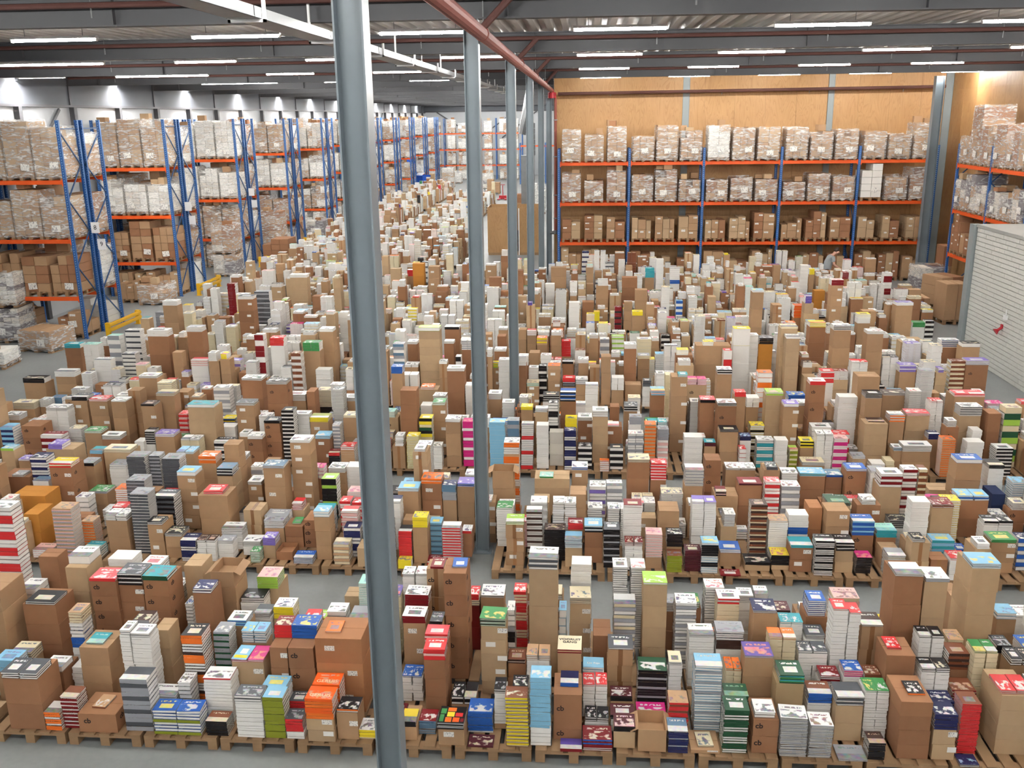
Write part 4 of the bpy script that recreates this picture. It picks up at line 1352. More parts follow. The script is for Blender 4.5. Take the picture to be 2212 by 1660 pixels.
G 255 335 18.6 .26; 45 k6 w W; 95 b1n
G 340 420 18.8 .26; 30 k7 S S
H 467 568 17.2 .3; 640 k3 w W; 665 b3dl
H 520 610 18.3 .28; 422 k1 w W; 440 n8
H 690 757 18.6 .3; 570 b2d
H 785 880 17.9 .3; 560 k5 wk G; 600 b3n
H 822 908 17.3 .26; 640 k3 g g; 690 n4
H 970 1068 18.3 .32; 455 k4 sp s; 490 b3d
H 1112 1225 17.6 .35; 348 k2 w t @.4-1; 365 b4nl
H 1072 1112 19 .26; 350 n7 c
H 795 908 20.75 .35; 420 b1n
H 702 788 20.6 .35; 370 n2x2; 455 b1n
H 630 698 20.7 .35; 228 b3n
H 752 875 21.9 .35; 272 k1 w W; 290 b2n
H 880 963 21.9 .35; 218 k2 c g; 240 b3n
H 915 973 20.6 .26; 390 k4 G G; 430 n4
H 550 613 22.8 .32; 75 k6 w W; 100 b3n
H 550 620 20.9 .32; 300 b2nt
H 472 546 21.3 .3; 243 k3 w W; 270 b3n
H 456 540 20.55 .3; 380 k6 gw W; 415 b2n
H 362 440 21.4 .3; 258 k2 k K; 275 b2d
H 366 452 20.6 .26; 372 k2 r r; 400 k4 kg K; 430 b1n
H 264 350 20.75 .32; 288 k2 T o; 315 b3nl
H 203 260 20.9 .26; 290 k14 kkw K
H 132 200 20.95 .26; 300 k12 w W; 390 b2y
H 118 203 20.6 .3; 403 k5 cm c; 430 b3nl
H 230 343 18.4 .28; 488 k7 wk K; 540 n3
H 287 357 23.2 .32; 58 k4 w W; 80 b4n
H 187 260 23.4 .3; 98 k4 Ty o; 145 b1n
H 65 118 24.8 .3; 40 b3n
H 122 185 24.8 .3; 48 k5 w r; 80 b3n
H 197 275 25.0 .3; 58 k4 w w; 85 b2d
H 135 208 22.0 .32; 200 b1n
H 215 288 21.8 .26; 215 k9 w W
H 62 130 21.5 .35; 218 k7 w W; 285 b2d
H 877 975 23.8 .28; 105 k9 c w
H 622 688 23.5 .26; 105 k9 gw w
I 0 118 14.85 .3; 495 k3x2 w s; 512 b2n
I 255 375 16.5 .28; 425 k10 wwk K
I 300 403 17.2 .3; 325 n4
I 315 470 14.75 .35; 530 k5 w W @.2-1; 562 b4n
I 275 385 13.9 .4; 612 k5 kw S; 662 b4y
I 405 533 17.3 .35; 160 k3 w G; 180 b4nl
I 310 400 17.6 .28; 270 k6 Ykb y; 315 b1n
I 752 888 18.4 .32; 105 k6 w W; 148 b2n
I 967 1063 18.9 .28; 75 k14 c C; 190 k4 k d
I 892 950 18.3 .35; 85 b3d
I 1147 1245 18.0 .3; 125 k4 w W; 150 b2n
I 915 1043 17.2 .35; 262 k6 y L; 292 b2nl
I 952 1055 16.7 .35; 385 k5 sw s; 408 b2dl
I 1052 1127 16.9 .28; 310 k20 gw g
I 1132 1245 17.1 .35; 248 k1 c C; 265 b2n
I 1042 1120 16.48 .28; 503 k3 r R; 525 k6 k k
I 1125 1220 16.45 .28; 462 k2 w r; 485 k8 T T
I 507 588 14.9 .28; 600 k9 wg W
I 490 588 14.2 .32; 702 k4 w W; 725 b3nl
I 725 788 14.0 .3; 780 b1dc
I 935 1010 14.9 .3; 605 k3x2 w M; 682 b1d
I 1042 1160 14.7 .3; 608 k4 w W; 640 b3n
I 1167 1270 14.8 .28; 600 n4
I 1122 1200 13.7 .28; 838 k12 wwr r
I 1203 1285 13.7 .28; 848 k12 wwr r
I 945 1070 13.5 .3; 898 k8 sw t
I 455 580 13.3 .35; 898 b2yt
I 603 760 13.2 .3; 938 k4 w g
J 0 130 14.3 .3; 620 k16 wwg W; 732 b2n
J 135 180 14.7 .3; 690 k14 e l; 792 b2n
J 202 378 14.1 .4; 768 k4 kw R @.05-.5; 800 b2n
J 967 1098 14.75 .35; 658 k4 b S; 672 b3d
J 977 1138 13.5 .35; 848 k5 GE E; 868 b2y
J 132 213 16.55 .3; 433 k2 D t; 460 b1n
J 240 368 16.55 .35; 348 k4 kw K; 362 b2n
J 377 455 16.7 .3; 392 k4 N n; 420 n1
J 447 545 17.4 .28; 318 k14 wwk y
J 337 420 16.4 .28; 478 k6 w r
J 717 775 16.7 .28; 478 k9 cL l
J 630 755 16.48 .3; 598 k14 kkw G
J 802 960 16.45 .3; 568 k5 w c; 592 b1n
J 872 1008 17.3 .3; 328 k7 w W
J 1017 1130 17.2 .28; 378 k6 rw r
J 1102 1205 16.5 .28; 478 k12 w W
J 777 880 17.6 .32; 338 k4 T T; 357 b1dc
J 707 828 18.8 .3; 108 k6 b b; 150 n1
J 742 850 18.2 .35; 163 k4 w W; 182 b2n
J 422 520 18.0 .32; 128 n2x2; 192 b1n
J 337 438 18.2 .3; 108 k5 R r; 137 b2n
K 222 318 16.5 .28; 580 n4
K 325 385 16.55 .28; 560 n3 c
K 337 438 16.7 .35; 468 k4 wS W; 492 b2n
K 352 458 17.1 .35; 248 k5 ow w; 292 b2n
K 465 628 17.3 .4; 233 k3 w P; 252 b3y
K 632 720 17.5 .28; 148 k1x2 w r; 160 n9x2
K 582 688 16.9 .3; 373 k5 n N; 412 b2n
K 882 1000 16.5 .26; 430 n5
K 917 985 16.8 .26; 350 n8
K 870 912 17.0 .26; 400 k16 Dk D
K 1082 1200 16.5 .3; 475 k16 wk W
K 1032 1140 14.9 .3; 588 k5 k K; 612 n3
K 1122 1250 17.3 .35; 348 k2 kw K; 367 b2d
K 1117 1178 17.9 .28; 230 k12 wkE c
K 307 468 18.3 .35; 93 k5 w d; 112 b2n
K 642 810 13.3 .35; 858 k3x2 wB R; 882 b2y
K 477 628 13.4 .3; 898 k3 w D; 922 n3
K 617 810 14.9 .35; 760 b1y
L 268 445 18.7 .35; 578 k2 w o @.1-.8; 602 b2y
L 22 108 18.9 .28; 460 n2; 540 k3 V v
L 112 260 18.75 .35; 465 n3x2
L 167 260 21.5 .35; 163 k2 w W; 187 b3d
L 142 265 20.6 .35; 373 k3x2 w W; 397 b1n
L 97 143 22 .26; 70 n8
L 456 528 20.5 .32; 343 k1 w W; 367 b3nt
L 502 593 21.6 .35; 158 k2 w W; 182 b1d
L 507 643 23.2 .35; 28 k3 k W; 52 b3dc
L 662 770 21.5 .35; 150 k9x2 wg W; 238 b3dc
L 607 658 20.7 .26; 300 k10 wk W
L 697 770 18.4 .28; 560 n3
L 402 520 18.0 .28; 658 k5 w W; 692 n2
L 287 388 17.9 .28; 745 n4
L 897 943 20.6 .32; 233 k5 w W; 302 b1n
L 962 1070 21.4 .35; 233 k2 w W; 252 b1dc
L 987 1068 22.6 .32; 115 b1d
L 1002 1085 23.5 .3; 38 k4 w W; 57 b2n
L 932 998 20.5 .3; 358 k4 ly y; 402 b3nl
L 907 1028 18.3 .3; 638 k6 w W; 692 b1n
L 1182 1260 24.7 .32; 48 k2 w W; 67 b3n
L 1182 1269 20.6 .35; 303 k5 w W; 382 b3d
'''


rnd = random.Random(11)
ITEMS = []      # everything countable in the field
FOOT = []       # footprints x0,x1,y0,y1,ztop
RECTS = []      # picture areas of the stacks read from the photograph

class Stack:
    def __init__(s, x0, x1, y, d):
        s.x0, s.x1, s.y, s.d, s.items = x0, x1, y, d, []
        s.ref = None

def hit(x0, x1, y0, y1):
    for f in FOOT:
        if x0 < f[1] - .005 and x1 > f[0] + .005 and y0 < f[3] - .005 and y1 > f[2] + .005: return f
    for j in range(6):
        cy = COL_D0 + (j - 1) * BAY
        if x0 < COL_X + .16 and x1 > COL_X - .16 and y0 < cy + .16 and y1 > cy - .16: return (COL_X - .16, COL_X + .16, cy - .16, cy + .16)
    return None

def jit(a): return rnd.uniform(-a, a)

def put_books(st, x0, x1, y0, dep, z0, z1, n, pat, cover, cols=1, manual=True, art=True):
    w = (x1 - x0) / cols
    for c in range(cols):
        nn = n
        hz = z1 - z0
        z = z0
        th = hz / nn
        sx, sy = jit(.004), jit(.004); lx, ly = jit(.0006), jit(.0006)
        for i in range(nn):
            ch = pat[i % len(pat)]
            top = i == nn - 1
            dd = dep
            sx += lx; sy += ly
            a = jit(.02) + (jit(.06) if rnd.random() < .12 else 0)
            ITEMS.append(dict(k='book', st=st, x=(x0 + w * (c + .5)) + sx + jit(.004), y=y0 + dd / 2 + sy + jit(.004), z=z, w=w - .008, d=dd - .01, h=th, a=a, face=ch,
                              cover=cover, top=top, tier=i, n=nn, col=c, cols=cols, manual=manual, art=art))
            z += th

def put_bundles(st, x0, x1, y0, dep, z0, z1, n, cols=1, tone='w', manual=True):
    w = (x1 - x0) / cols
    for c in range(cols):
        for i in range(n):
            h = (z1 - z0) / n
            ITEMS.append(dict(k='bundle', st=st, x=x0 + w * (c + .5) + jit(.006), y=y0 + dep / 2 + jit(.006), z=z0 + i * h, w=w - .006, d=dep - .012, h=h, a=jit(.015), face=tone, top=i == n - 1,
                              tier=i, n=n, col=c, cols=cols, manual=manual))

def put_boxes(st, x0, x1, y0, dep, z0, z1, n, flags, manual=True):
    tone = [c for c in flags if c in 'ndyoRBNTwOq'] or ['n']
    for i in range(n):
        h = (z1 - z0) / n
        ITEMS.append(dict(k='box', st=st, x=(x0 + x1) / 2 + jit(.006), y=y0 + dep / 2 + jit(.005), z=z0 + i * h, w=x1 - x0 - .012, d=dep - .018, h=h, a=jit(.009), tone=tone[0], cb='c' in flags, lab='l' in flags,
                          tape='t' in flags, open=('x' in flags and i == n - 1), top=i == n - 1, tier=i, n=n, manual=manual, col=0, cols=1))

def parse(line):
    head, *segs = [s.strip() for s in line.split(';')]
    hp = head.split()
    ox, oy = CROPS[hp[0]]
    SC = SCALES.get(hp[0], 2.989)
    u0, u1, D, dep = ox + float(hp[1]) / SC, ox + float(hp[2]) / SC, float(hp[3]), float(hp[4])
    star = len(hp) > 5
    S = []
    for s in segs:
        q = s.split()
        S.append((oy + float(q[0]) / SC, q[1], q[2:]))
    um = (u0 + u1) / 2; D_read = D
    for _ in range(16):
        zt = at_y(um, S[0][0], D).z
        zt = max(zt, .2)
        x0, x1 = x_at(u0, D, zt), x_at(u1, D, zt)
        if star: break
        f = hit(x0 + .01, x1 - .01, D, D + dep)
        if not f: break
        ov = min(x1, f[1]) - max(x0, f[0])
        if ov < .09 and (x1 - x0) > .2:           # trim a sliver instead of moving
            if f[0] < x0: u0 += (f[1] - x0) * (u1 - u0) / (x1 - x0) + .5
            else: u1 -= (x1 - f[0]) * (u1 - u0) / (x1 - x0) + .5
            continue
        if f[2] < D and D - f[2] > .1 and f[3] - D < .12 and False: pass
        D = f[3] + .012
    if D - D_read > 1.3 or x1 - x0 < .07 or (not star and hit(x0 + .01, x1 - .01, D, D + dep)): return None
    st = Stack(x0, x1, D, dep)
    st.u, st.v, st.star = um, S[0][0], star
    # heights from the picture, bottom to top
    base = ZP
    if S[-1][1] == '!':
        base = at_y(um, S[-1][0], D).z; S = S[:-1]
    tops = []
    for y, code, ex in S:
        off = 0.0
        for e in ex:
            if e.startswith('>'): off = float(e[1:])
        tops.append(at_y(um, y, D + off).z)
    zs = base
    plan = []
    for i in range(len(S) - 1, -1, -1):
        z1 = max(tops[i], zs + .02)
        plan.append((zs, z1, S[i])); zs = z1
    for z0, z1, (y, code, ex) in plan:
        xa, xb, off, dd = x0, x1, 0.0, dep
        rest = []
        for e in ex:
            if e.startswith('>'): off = float(e[1:])
            elif e.startswith('@'):
                a, b_ = e[1:].split('-'); xa, xb = x0 + (x1 - x0) * float(a), x0 + (x1 - x0) * float(b_)
            elif e != '~': rest.append(e)
        if off: dd = max(.12, dep - off)
        cols = 1
        if 'x' in code and code[0] in 'kn':
            code, c_ = code.split('x'); cols = int(c_)
        if code[0] == 'k':
            n = int(code[1:]); bd = min(dd, .3 if xb - xa > .24 else .24)
            put_books(st, xa, xb, D + off, bd, z0, z1, n, rest[0], rest[1] if len(rest) > 1 else rest[0], cols, art='~' not in ex)
        elif code[0] == 'n':
            n = int(code[1:]); n = max(1, n)
            put_bundles(st, xa, xb, D + off, min(dd, .28), z0, z1, n, cols, rest[0] if rest else 'w')
        elif code[0] == 'b':
            i = 1
            while i < len(code) and code[i].isdigit(): i += 1
            put_boxes(st, xa, xb, D + off, dd, z0, z1, int(code[1:i]), code[i:])
    FOOT.append((x0, x1, D, D + dep, zs))
    ytop = S[0][0]
    RECTS.append((u0, u1, ytop - 14, ytop + min(95, .62 * max(20, to_px((x0 + x1) / 2, D, ZP)[1] - ytop)), D))
    return st

STACKS = []
# ground kept free for what stands there
for u_, y_, w_ in ((905, 90.0, 2.2), (1086, 78.0, 1.2)):
    x_ = x_at(u_, y_, .3); FOOT.append((x_ - w_, x_ + w_, y_ - 1.3, y_ + 1.3, 1))
for ln in DSL.strip().split('\n'):
    if ln.strip() and not ln.startswith('#'):
        q = parse(ln.strip())
        if q: STACKS.append(q)
        else: print('LEFT OUT', ln)

RECTS.append((1783, 1822, 530, 581, 35.5))      # keep the person in view
# ---------------------------------------------------------------- the rest of the field, filled in by chance
COVERS = 'w' * 20 + 'W' * 22 + 'c' * 5 + 'C' * 5 + 'gg' + 'GG' + 'KKK' + 'kk' + 'bbsssnN' + 'rrRP' + 'yY' + 'eEl' + 'tm' + 'oo' + 'pM' + 'vV' + 'BBTd'
def pat_for(cv):
    r = rnd.random()
    if r < .66: return 'w'
    if r < .74: return 'wwc'
    if r < .84: return cv
    return cv + cv + 'w' * rnd.randint(2, 4)

def clearance(x0, x1, y, z):
    """lowest height that keeps what stands behind in view"""
    a = to_px(x0, y, z)[0]; b_ = to_px(x1, y, z)[0]
    lo = None
    for u0, u1, v0, v1, D in RECTS:
        if D > y + .05:
            ov = min(b_, u1) - max(a, u0)
            if ov > .22 * (u1 - u0) or ov > .5 * (b_ - a):
                if lo is None or v1 > lo: lo = v1
    return lo

def fill_slot(x0, x1, y0, y1, far, tall=1.0):
    if hit(x0, x1, y0, y1): return
    if rnd.random() < .05: return
    w = (x1 - x0) * rnd.uniform(.86, .99); xm = (x0 + x1) / 2; xa, xb = xm - w / 2, xm + w / 2
    dep = min(y1 - y0, .42) * rnd.uniform(.85, .98)
    ztop = ZP + min(1.75, max(.12, rnd.gauss(.78, .32))) * tall
    v = to_px(xm, y0, ztop)[1]
    lo = clearance(xa, xb, y0, ztop) if not far else None
    if lo is not None and v < lo:
        ztop = at_y(to_px(xm, y0, .5)[0], lo + rnd.uniform(0, 6), y0).z
        if ztop < ZP + .1: return
    st = Stack(xa, xb, y0, dep); st.u, st.v, st.star = to_px(xm, y0, ztop)[0], v, False
    h = ztop - ZP
    r = rnd.random()
    if r < .52:
        hb = h - rnd.choice((0, .03, .05, .08, .12, .2)) if h > .35 else h
        hb = max(.12, hb)
        n = max(1, round(hb / rnd.uniform(.2, .42)))
        fl = rnd.choice('nnnnyyddd') + ('c' if rnd.random() < .2 else '') + ('l' if rnd.random() < .22 else '') + ('t' if rnd.random() < .25 else '')
        put_boxes(st, xa, xb, y0, dep, ZP, ZP + hb, n, fl, False)
        if h - hb > .015:
            cv = rnd.choice(COVERS); nb = max(1, round((h - hb) / .024)); f0 = rnd.uniform(0, .25); f1 = rnd.uniform(.7, 1)
            if w > .3 and rnd.random() < .6:
                put_books(st, xa + .01, xb - .01, y0 + .01, min(.24, dep - .02), ZP + hb, ztop, nb, pat_for(cv), cv, 2, False)
            else:
                put_books(st, xa + w * f0, xa + w * f1, y0 + .01, min(.26, dep - .02), ZP + hb, ztop, nb, pat_for(cv), cv, 1, False)
    elif r < .83:
        cv = rnd.choice(COVERS); cols = 2 if w > .3 else 1
        put_books(st, xa, xb, y0, min(.27, dep), ZP, ztop, max(2, round(h / rnd.choice((.018, .024, .03, .036)))), pat_for(cv), cv, cols, False)
    else:
        cv = rnd.choice(COVERS)
        put_bundles(st, xa, xb, y0, min(.27, dep), ZP, ztop - .03, max(1, round(h / .14)), 2 if w > .3 else 1, rnd.choice('wwwwc'), False)
        put_books(st, xa, xb, y0, min(.27, dep), ztop - .03, ztop, 1, 'w', cv, 2 if w > .3 else 1, False)
    FOOT.append((xa, xb, y0, y0 + dep, ztop))
    STACKS.append(st)

PALLETS = []
PX0, PP = -6.36, .842
def fill_pallet(xl, y, far=False, tall=1.0):
    PALLETS.append((xl, y))
    cols = rnd.choice((2, 3, 3)); rws = rnd.choice((3, 4))
    for r in range(rws):
        for c in range(cols):
            fill_slot(xl + .8 * c / cols, xl + .8 * (c + 1) / cols, y + 1.18 * r / rws, y + 1.18 * (r + 1) / rws, far, tall)

def x_limits(y):
    l = -12.5
    if y > 28: l = -12.9
    r = 8.9 if y < 26.5 else 10.8
    return l, r
for k in range(7):
    for r in (0, 1):
        y = ROW0 + ROWP * k + r * 1.22
        l, rr_ = x_limits(y)
        i = math.ceil((l - PX0) / PP)
        while PX0 + i * PP + .8 < rr_:
            xl = PX0 + i * PP
            i += 1
            u = to_px(xl + .4, y, .5)[0]
            if u < -170 or u > 2390: continue
            if abs(xl + .4 - COL_X) < .3 and k == 1 and r == 0: continue
            if k == 6 and r == 1 and xl > 10: continue
            fill_pallet(xl, y)
x = -.95
while x < 10.4:
    if not 8.0 < x < 10.0: fill_pallet(x, 35.3)
    x += PP
# the far hall, two strips with an aisle between
y = ROW0 + ROWP * 7 + .2
while y < 84:
    for (a, b_) in (((-13.9, -10.8), (-9.3, -6.5 if y < 74 else -7.8)) if y > 50 else ((-13.2, -5.0),)):
        x = a
        while x + .8 <= b_:
            if not (y < 40 and x > -3.2) and not (42.5 < y < 50 and x > -6.0) and not (y > 81 and x > -10): fill_pallet(x, y, True, .95)
            x += .85
    y += 1.24 if int(y * 2) % 3 else 2.4
for f in list(FOOT): pass

# ---------------------------------------------------------------- which ones show largest
def shows(it):
    u, v, d = to_px(it['x'], it['y'], it['z'] + it['h'])
    if u < -20 or u > 2232 or v < 0 or v > 1690: return -1
    s = (F_PX / d) ** 2
    tilt = min(.8, max(.15, (EYE - it['z']) / d))
    a = it['w'] * it['h'] * s * (1 - tilt * .3)
    if it['top']: a += it['w'] * it['d'] * s * tilt
    return a * (1.15 if it['manual'] else .8)
for it in ITEMS: it['a2'] = shows(it)
CAP = {'box': 330, 'book': 340, 'bundle': 260}
for kind, cap in CAP.items():
    L = sorted((it for it in ITEMS if it['k'] == kind), key=lambda q: -q['a2'])
    for it in L[:cap]:
        if it['a2'] > 0: it['solo'] = True

# where each stack stands, for the labels
ROWN = ['front-row', 'second-row', 'third-row', 'fourth-row', 'fifth-row', 'sixth-row', 'seventh-row', 'eighth-row', 'ninth-row', 'tenth-row', 'eleventh-row', 'twelfth-row', 'thirteenth-row', 'fourteenth-row']
cells = {}
for st in STACKS:
    if not any(it.get('solo') for it in []): pass
    k = int(max(0, (st.y + st.d / 2 - ROW0) // ROWP)); r = 0 if (st.y + st.d / 2 - ROW0 - k * ROWP) < 1.21 else 1
    i = math.floor(((st.x0 + st.x1) / 2 - PX0) / PP)
    st.key = (k * 2 + r, i)
    cells.setdefault(st.key, []).append(st)
for row in set(k[0] for k in cells):
    idx = sorted(k[1] for k in cells if k[0] == row)
    yrow = ROW0 + ROWP * (row // 2) + (row % 2) * 1.22
    left = [i for i in idx if to_px(PX0 + i * PP + .4, yrow, .3)[0] < 835]
    right = [i for i in idx if i not in left]
    for i in idx:
        c = sorted(cells[(row, i)], key=lambda s: s.u)
        side = 'left' if i in left else 'right'
        n = len(left) - left.index(i) if i in left else right.index(i) + 1
        for q, s in enumerate(c):
            s.ref = '%s stack of the %s %s pallet %s of nearest column' % (nth(q + 1), nth(n), ROWN[min(row, 13)], side)
            s.short = (nth(q + 1), nth(n), ROWN[min(row, 13)], side)

for st in STACKS: st.zs = set()
for it in ITEMS: it['st'].zs.add(round(it['z'], 3))
for st in STACKS: st.zs = sorted(st.zs, reverse=True)
def tier_word(it):
    q = it['st'].zs.index(round(it['z'], 3))
    return 'top' if q == 0 else nth(q + 1) + '-from-top'
def place(it):
    a, b_, c, d = it['st'].short
    return '%s stack on %s %s pallet %s of near column' % (a, b_, c, d)

# ---------------------------------------------------------------- shapes
def emit_book(m, it, M, parts='cp'):
    w, d, h = it['w'] / 2, it['d'] / 2, it['h'] - .0012
    cov = COLR[it['cover']]
    f = it['face']
    ct = min(.0035, h * .16)
    pages = COLR['c'] if f == 'c' else COLR['w']
    spine = f not in 'wc'
    edge = COLR[f] if spine else cov
    if not spine and it['cover'] in 'wWcC': edge = rgb(150, 150, 150)
    sd = it['seed']
    acc = COLR[ACC[it['cover']][int(sd * 7) % len(ACC[it['cover']])]]
    acc = (acc[0], acc[1], acc[2], 1.0 if it.get('art', True) else 0.0)
    topc = cov if (it['top'] or not spine) else edge
    if 'c' in parts:
        m.box(-w, w, -d, d, h - ct, h, edge, 'fblrt' if it['top'] else 'fblr', M=M, top=(topc, acc), seed=sd * 40)
        m.box(-w, w, -d, d, 0, ct, edge, 'fblr', M=M)
        if spine: m.box(-w, w, -d, -d + .003, ct, h - ct, edge, 'fb', M=M)
        else: m.box(-w, w, d - .003, d, ct, h - ct, edge, 'fb', M=M)
    if 'p' in parts:
        m.box(-w + .004, w - .004, -d + (.003 if spine else .005), d - .005, ct, h - ct, pages, 'fblr', M=M)
def emit_book_far(m, it, M):
    w, d, h = it['w'] / 2, it['d'] / 2, it['h'] - .002
    f = it['face']; cov = COLR[it['cover']]; sd = it['seed']
    acc = COLR[ACC[it['cover']][int(sd * 7) % len(ACC[it['cover']])]]
    spine = f not in 'wc'
    side = COLR['w'] if spine else COLR[f]
    m.box(-w, w, -d, d, 0, h, side, 'flrt' if it['top'] else 'flr', M=M, top=(cov, (acc[0], acc[1], acc[2], 1.0)), seed=sd * 40, front=COLR[f])
    if not spine: m.box(-w - .002, w + .002, -d - .002, d, h - .003, h - .0005, COLR['g'] if it['cover'] in 'wWcC' else cov, 'flr', M=M)
def emit_bundle(m, it, M):
    w, d, h = it['w'] / 2, it['d'] / 2, it['h'] - .003
    c = COLR[it['face']]
    n = max(2, round(h / .03))
    sh = it['seed']
    for i in range(n):
        a, b_ = h * i / n, h * (i + 1) / n - .0015
        e = .002 if i % 2 else 0
        m.box(-w + e, w - e, -d + e, d - e, a, b_, c, 'fblrt' if i == n - 1 else 'fblr', M=M)
def tint(it):
    c = CT[it['tone']]; k = .9 + .2 * it['seed']
    return (c[0] * k, c[1] * k, c[2] * (k - .03 * it['seed']), 1)
def emit_box(m, it, M):
    w, d, h = it['w'] / 2, it['d'] / 2, it['h'] - .002
    c = tint(it)
    if it['open']:
        t = .006; rim = h
        m.box(-w, w, -d, -d + t, 0, h, c, M=M); m.box(-w, w, d - t, d, 0, h, c, M=M); m.box(-w, -w + t, -d + t, d - t, 0, h, c, M=M); m.box(w - t, w, -d + t, d - t, 0, h, c, M=M)
        m.box(-w + t, w - t, -d + t, d - t, 0, h * .45, c, 't', M=M)
        return
    if it['tone'] == 'T':
        m.box(-w, w, -d, d, 0, h, c, M=M)
        return
    m.box(-w, w, -d, d, 0, h - .004, c, M=M)
    g = .002
    m.box(-w + .001, w - .001, -d + .001, -g, h - .004, h, c, 'fblrt', M=M); m.box(-w + .001, w - .001, g, d - .001, h - .004, h, c, 'fblrt', M=M)
def emit_box_far(m, it, M):
    w, d, h = it['w'] / 2, it['d'] / 2, it['h'] - .003
    c = tint(it)
    m.box(-w, w, -d, d, 0, h, c, 'flrt', M=M)
def box_extras(it):
    """flat pieces on a carton: list of (part, x0,x1,z0,z1) on the front face"""
    w, h = it['w'], it['h']; r = it['seed']; out = []
    if it['lab']: 
        lw, lh = min(.11, w * .4), min(.06, h * .4); x = (.16 * w, -.3 * w, .02)[int(r * 30) % 3]
        out.append(('shipping_label', x, x + lw, h * .5, h * .5 + lh))
    if it['tape']: out.append(('tape', -.025, .025, 0.0, h - .002))
    return out

stuffb, stuffk, stuffn = MB(), MB(), MB()
cbm = text_mesh('cb', .085, MAT['ink'], .0016)
n_solo = {}
for it in ITEMS:
    it['seed'] = rnd.random()
    M = Matrix.Translation((it['x'], it['y'], it['z'])) @ Matrix.Rotation(it['a'], 4, 'Z')
    far = it['y'] > 19.5
    k = it['k']
    if not it.get('solo'):
        if k == 'book':
            (emit_book_far if far else emit_book)(stuffk, it, M)
        elif k == 'bundle':
            emit_bundle(stuffn, it, M)
        else:
            (emit_box_far if far else emit_box)(stuffb, it, M)
            w, h, d = it['w'], it['h'], it['d']
            if it['y'] < 45:
                for nm, xa, xb, za, zb in box_extras(it):
                    stuffb.box(xa, xb, -d / 2 - .002, -d / 2 + .001, za, zb, COLR['w'] if nm != 'tape' else rgb(160, 116, 78), 'ft', M=M)
                if it['cb'] and not far:
                    q = M @ Matrix.Translation((-w * .27, -d / 2 - .001, h * .6)) @ Matrix.Rotation(math.pi / 2, 4, 'X')
                    vv = [tuple(q @ v_.co) for v_ in cbm.vertices]
                    for po in cbm.polygons:
                        ids = list(po.vertices)
                        for z_ in range(1, len(ids) - 1):
                            stuffb.quad((vv[ids[0]], vv[ids[z_]], vv[ids[z_ + 1]], vv[ids[z_ + 1]]), rgb(40, 30, 28))
        continue
    m = MB()
    if k == 'book':
        emit_book(m, it, None, 'c')
        o = m.build('book', MAT['print'], None, (it['x'], it['y'], it['z']), it['a'])
        p = MB(); emit_book(p, it, None, 'p'); p.build('page_block', MAT['print'], o)
        side = '' if it['cols'] == 1 else (' left' if it['col'] == 0 else ' right')
        tag(o, '%s book, %s%s of %s' % (NAME[it['cover']], tier_word(it), side, place(it)), 'book', 'books on the pallets')
        it['obj'] = o
    elif k == 'bundle':
        emit_bundle(m, it, None)
        o = m.build('book_bundle', MAT['print'], None, (it['x'], it['y'], it['z']), it['a'])
        side = '' if it['cols'] == 1 else (' left' if it['col'] == 0 else ' right')
        tag(o, '%s book bundle, %s%s of %s' % (NAME[it['face']], tier_word(it), side, place(it)), 'book bundle', 'pale bundles of books on the pallets')
    else:
        emit_box(m, it, None)
        o = m.build('cardboard_box', MAT['card'], None, (it['x'], it['y'], it['z']), it['a'])
        w, h, d = it['w'], it['h'], it['d']
        for nm, xa, xb, za, zb in box_extras(it):
            q = MB(); q.box(xa, xb, -d / 2 - .0015, -d / 2 - .0002, za, zb)
            if nm == 'tape' and not it['open']: q.box(xa, xb, -d / 2 - .0015, d / 2, h - .002, h - .0012)
            q.build(nm, MAT['tape' if nm == 'tape' else 'label'], o)
        if it['cb'] and h > .1:
            e = bpy.data.objects.new('logo_print', cbm); e.location = (-w * .27, -d / 2 - .001, h * .6); e.rotation_euler = (math.pi / 2, 0, 0); link(e, o)
            if d > .3 and it['x'] < 0:
                e = bpy.data.objects.new('logo_print', cbm); e.location = (w / 2 + .001, -d * .2, h * .62); e.rotation_euler = (math.pi / 2, 0, math.pi / 2); link(e, o)
        if it['open']:
            for s in (-1, 1):
                q = MB(); q.bar((s * w / 2, 0, h - .004), (s * (w / 2 + .08), 0, h - .05), d * .92, .004, tint(it)); q.build('flap', MAT['card'], o)
        kd = {'n': 'brown', 'd': 'reddish-brown', 'y': 'pale tan', 'o': 'orange-brown', 'O': 'orange', 'R': 'dark red', 'B': 'dull brown', 'N': 'navy', 'T': 'kraft', 'w': 'greyish', 'q': 'white'}[it['tone']]
        tag(o, '%s %sbox, %s of %s' % (kd, 'cb ' if it['cb'] and h > .1 else 'open ' if it['open'] else '', tier_word(it), place(it)), 'box', 'cardboard boxes on the pallets')
    n_solo[k] = n_solo.get(k, 0) + 1

o = stuffb.build('further_boxes', MAT['card']); tag(o, 'all the further cardboard boxes stacked across the pallet field', 'box', kind='stuff')
o = stuffk.build('further_books', MAT['print']); tag(o, 'all the further books piled across the pallet field', 'book', kind='stuff')
o = stuffn.build('further_book_bundles', MAT['print']); tag(o, 'all the further pale book bundles piled across the field', 'book bundle', kind='stuff')
print('SOLO', n_solo, 'ITEMS', len(ITEMS), 'STACKS', len(STACKS), 'faces', len(stuffb.f), len(stuffk.f), len(stuffn.f))

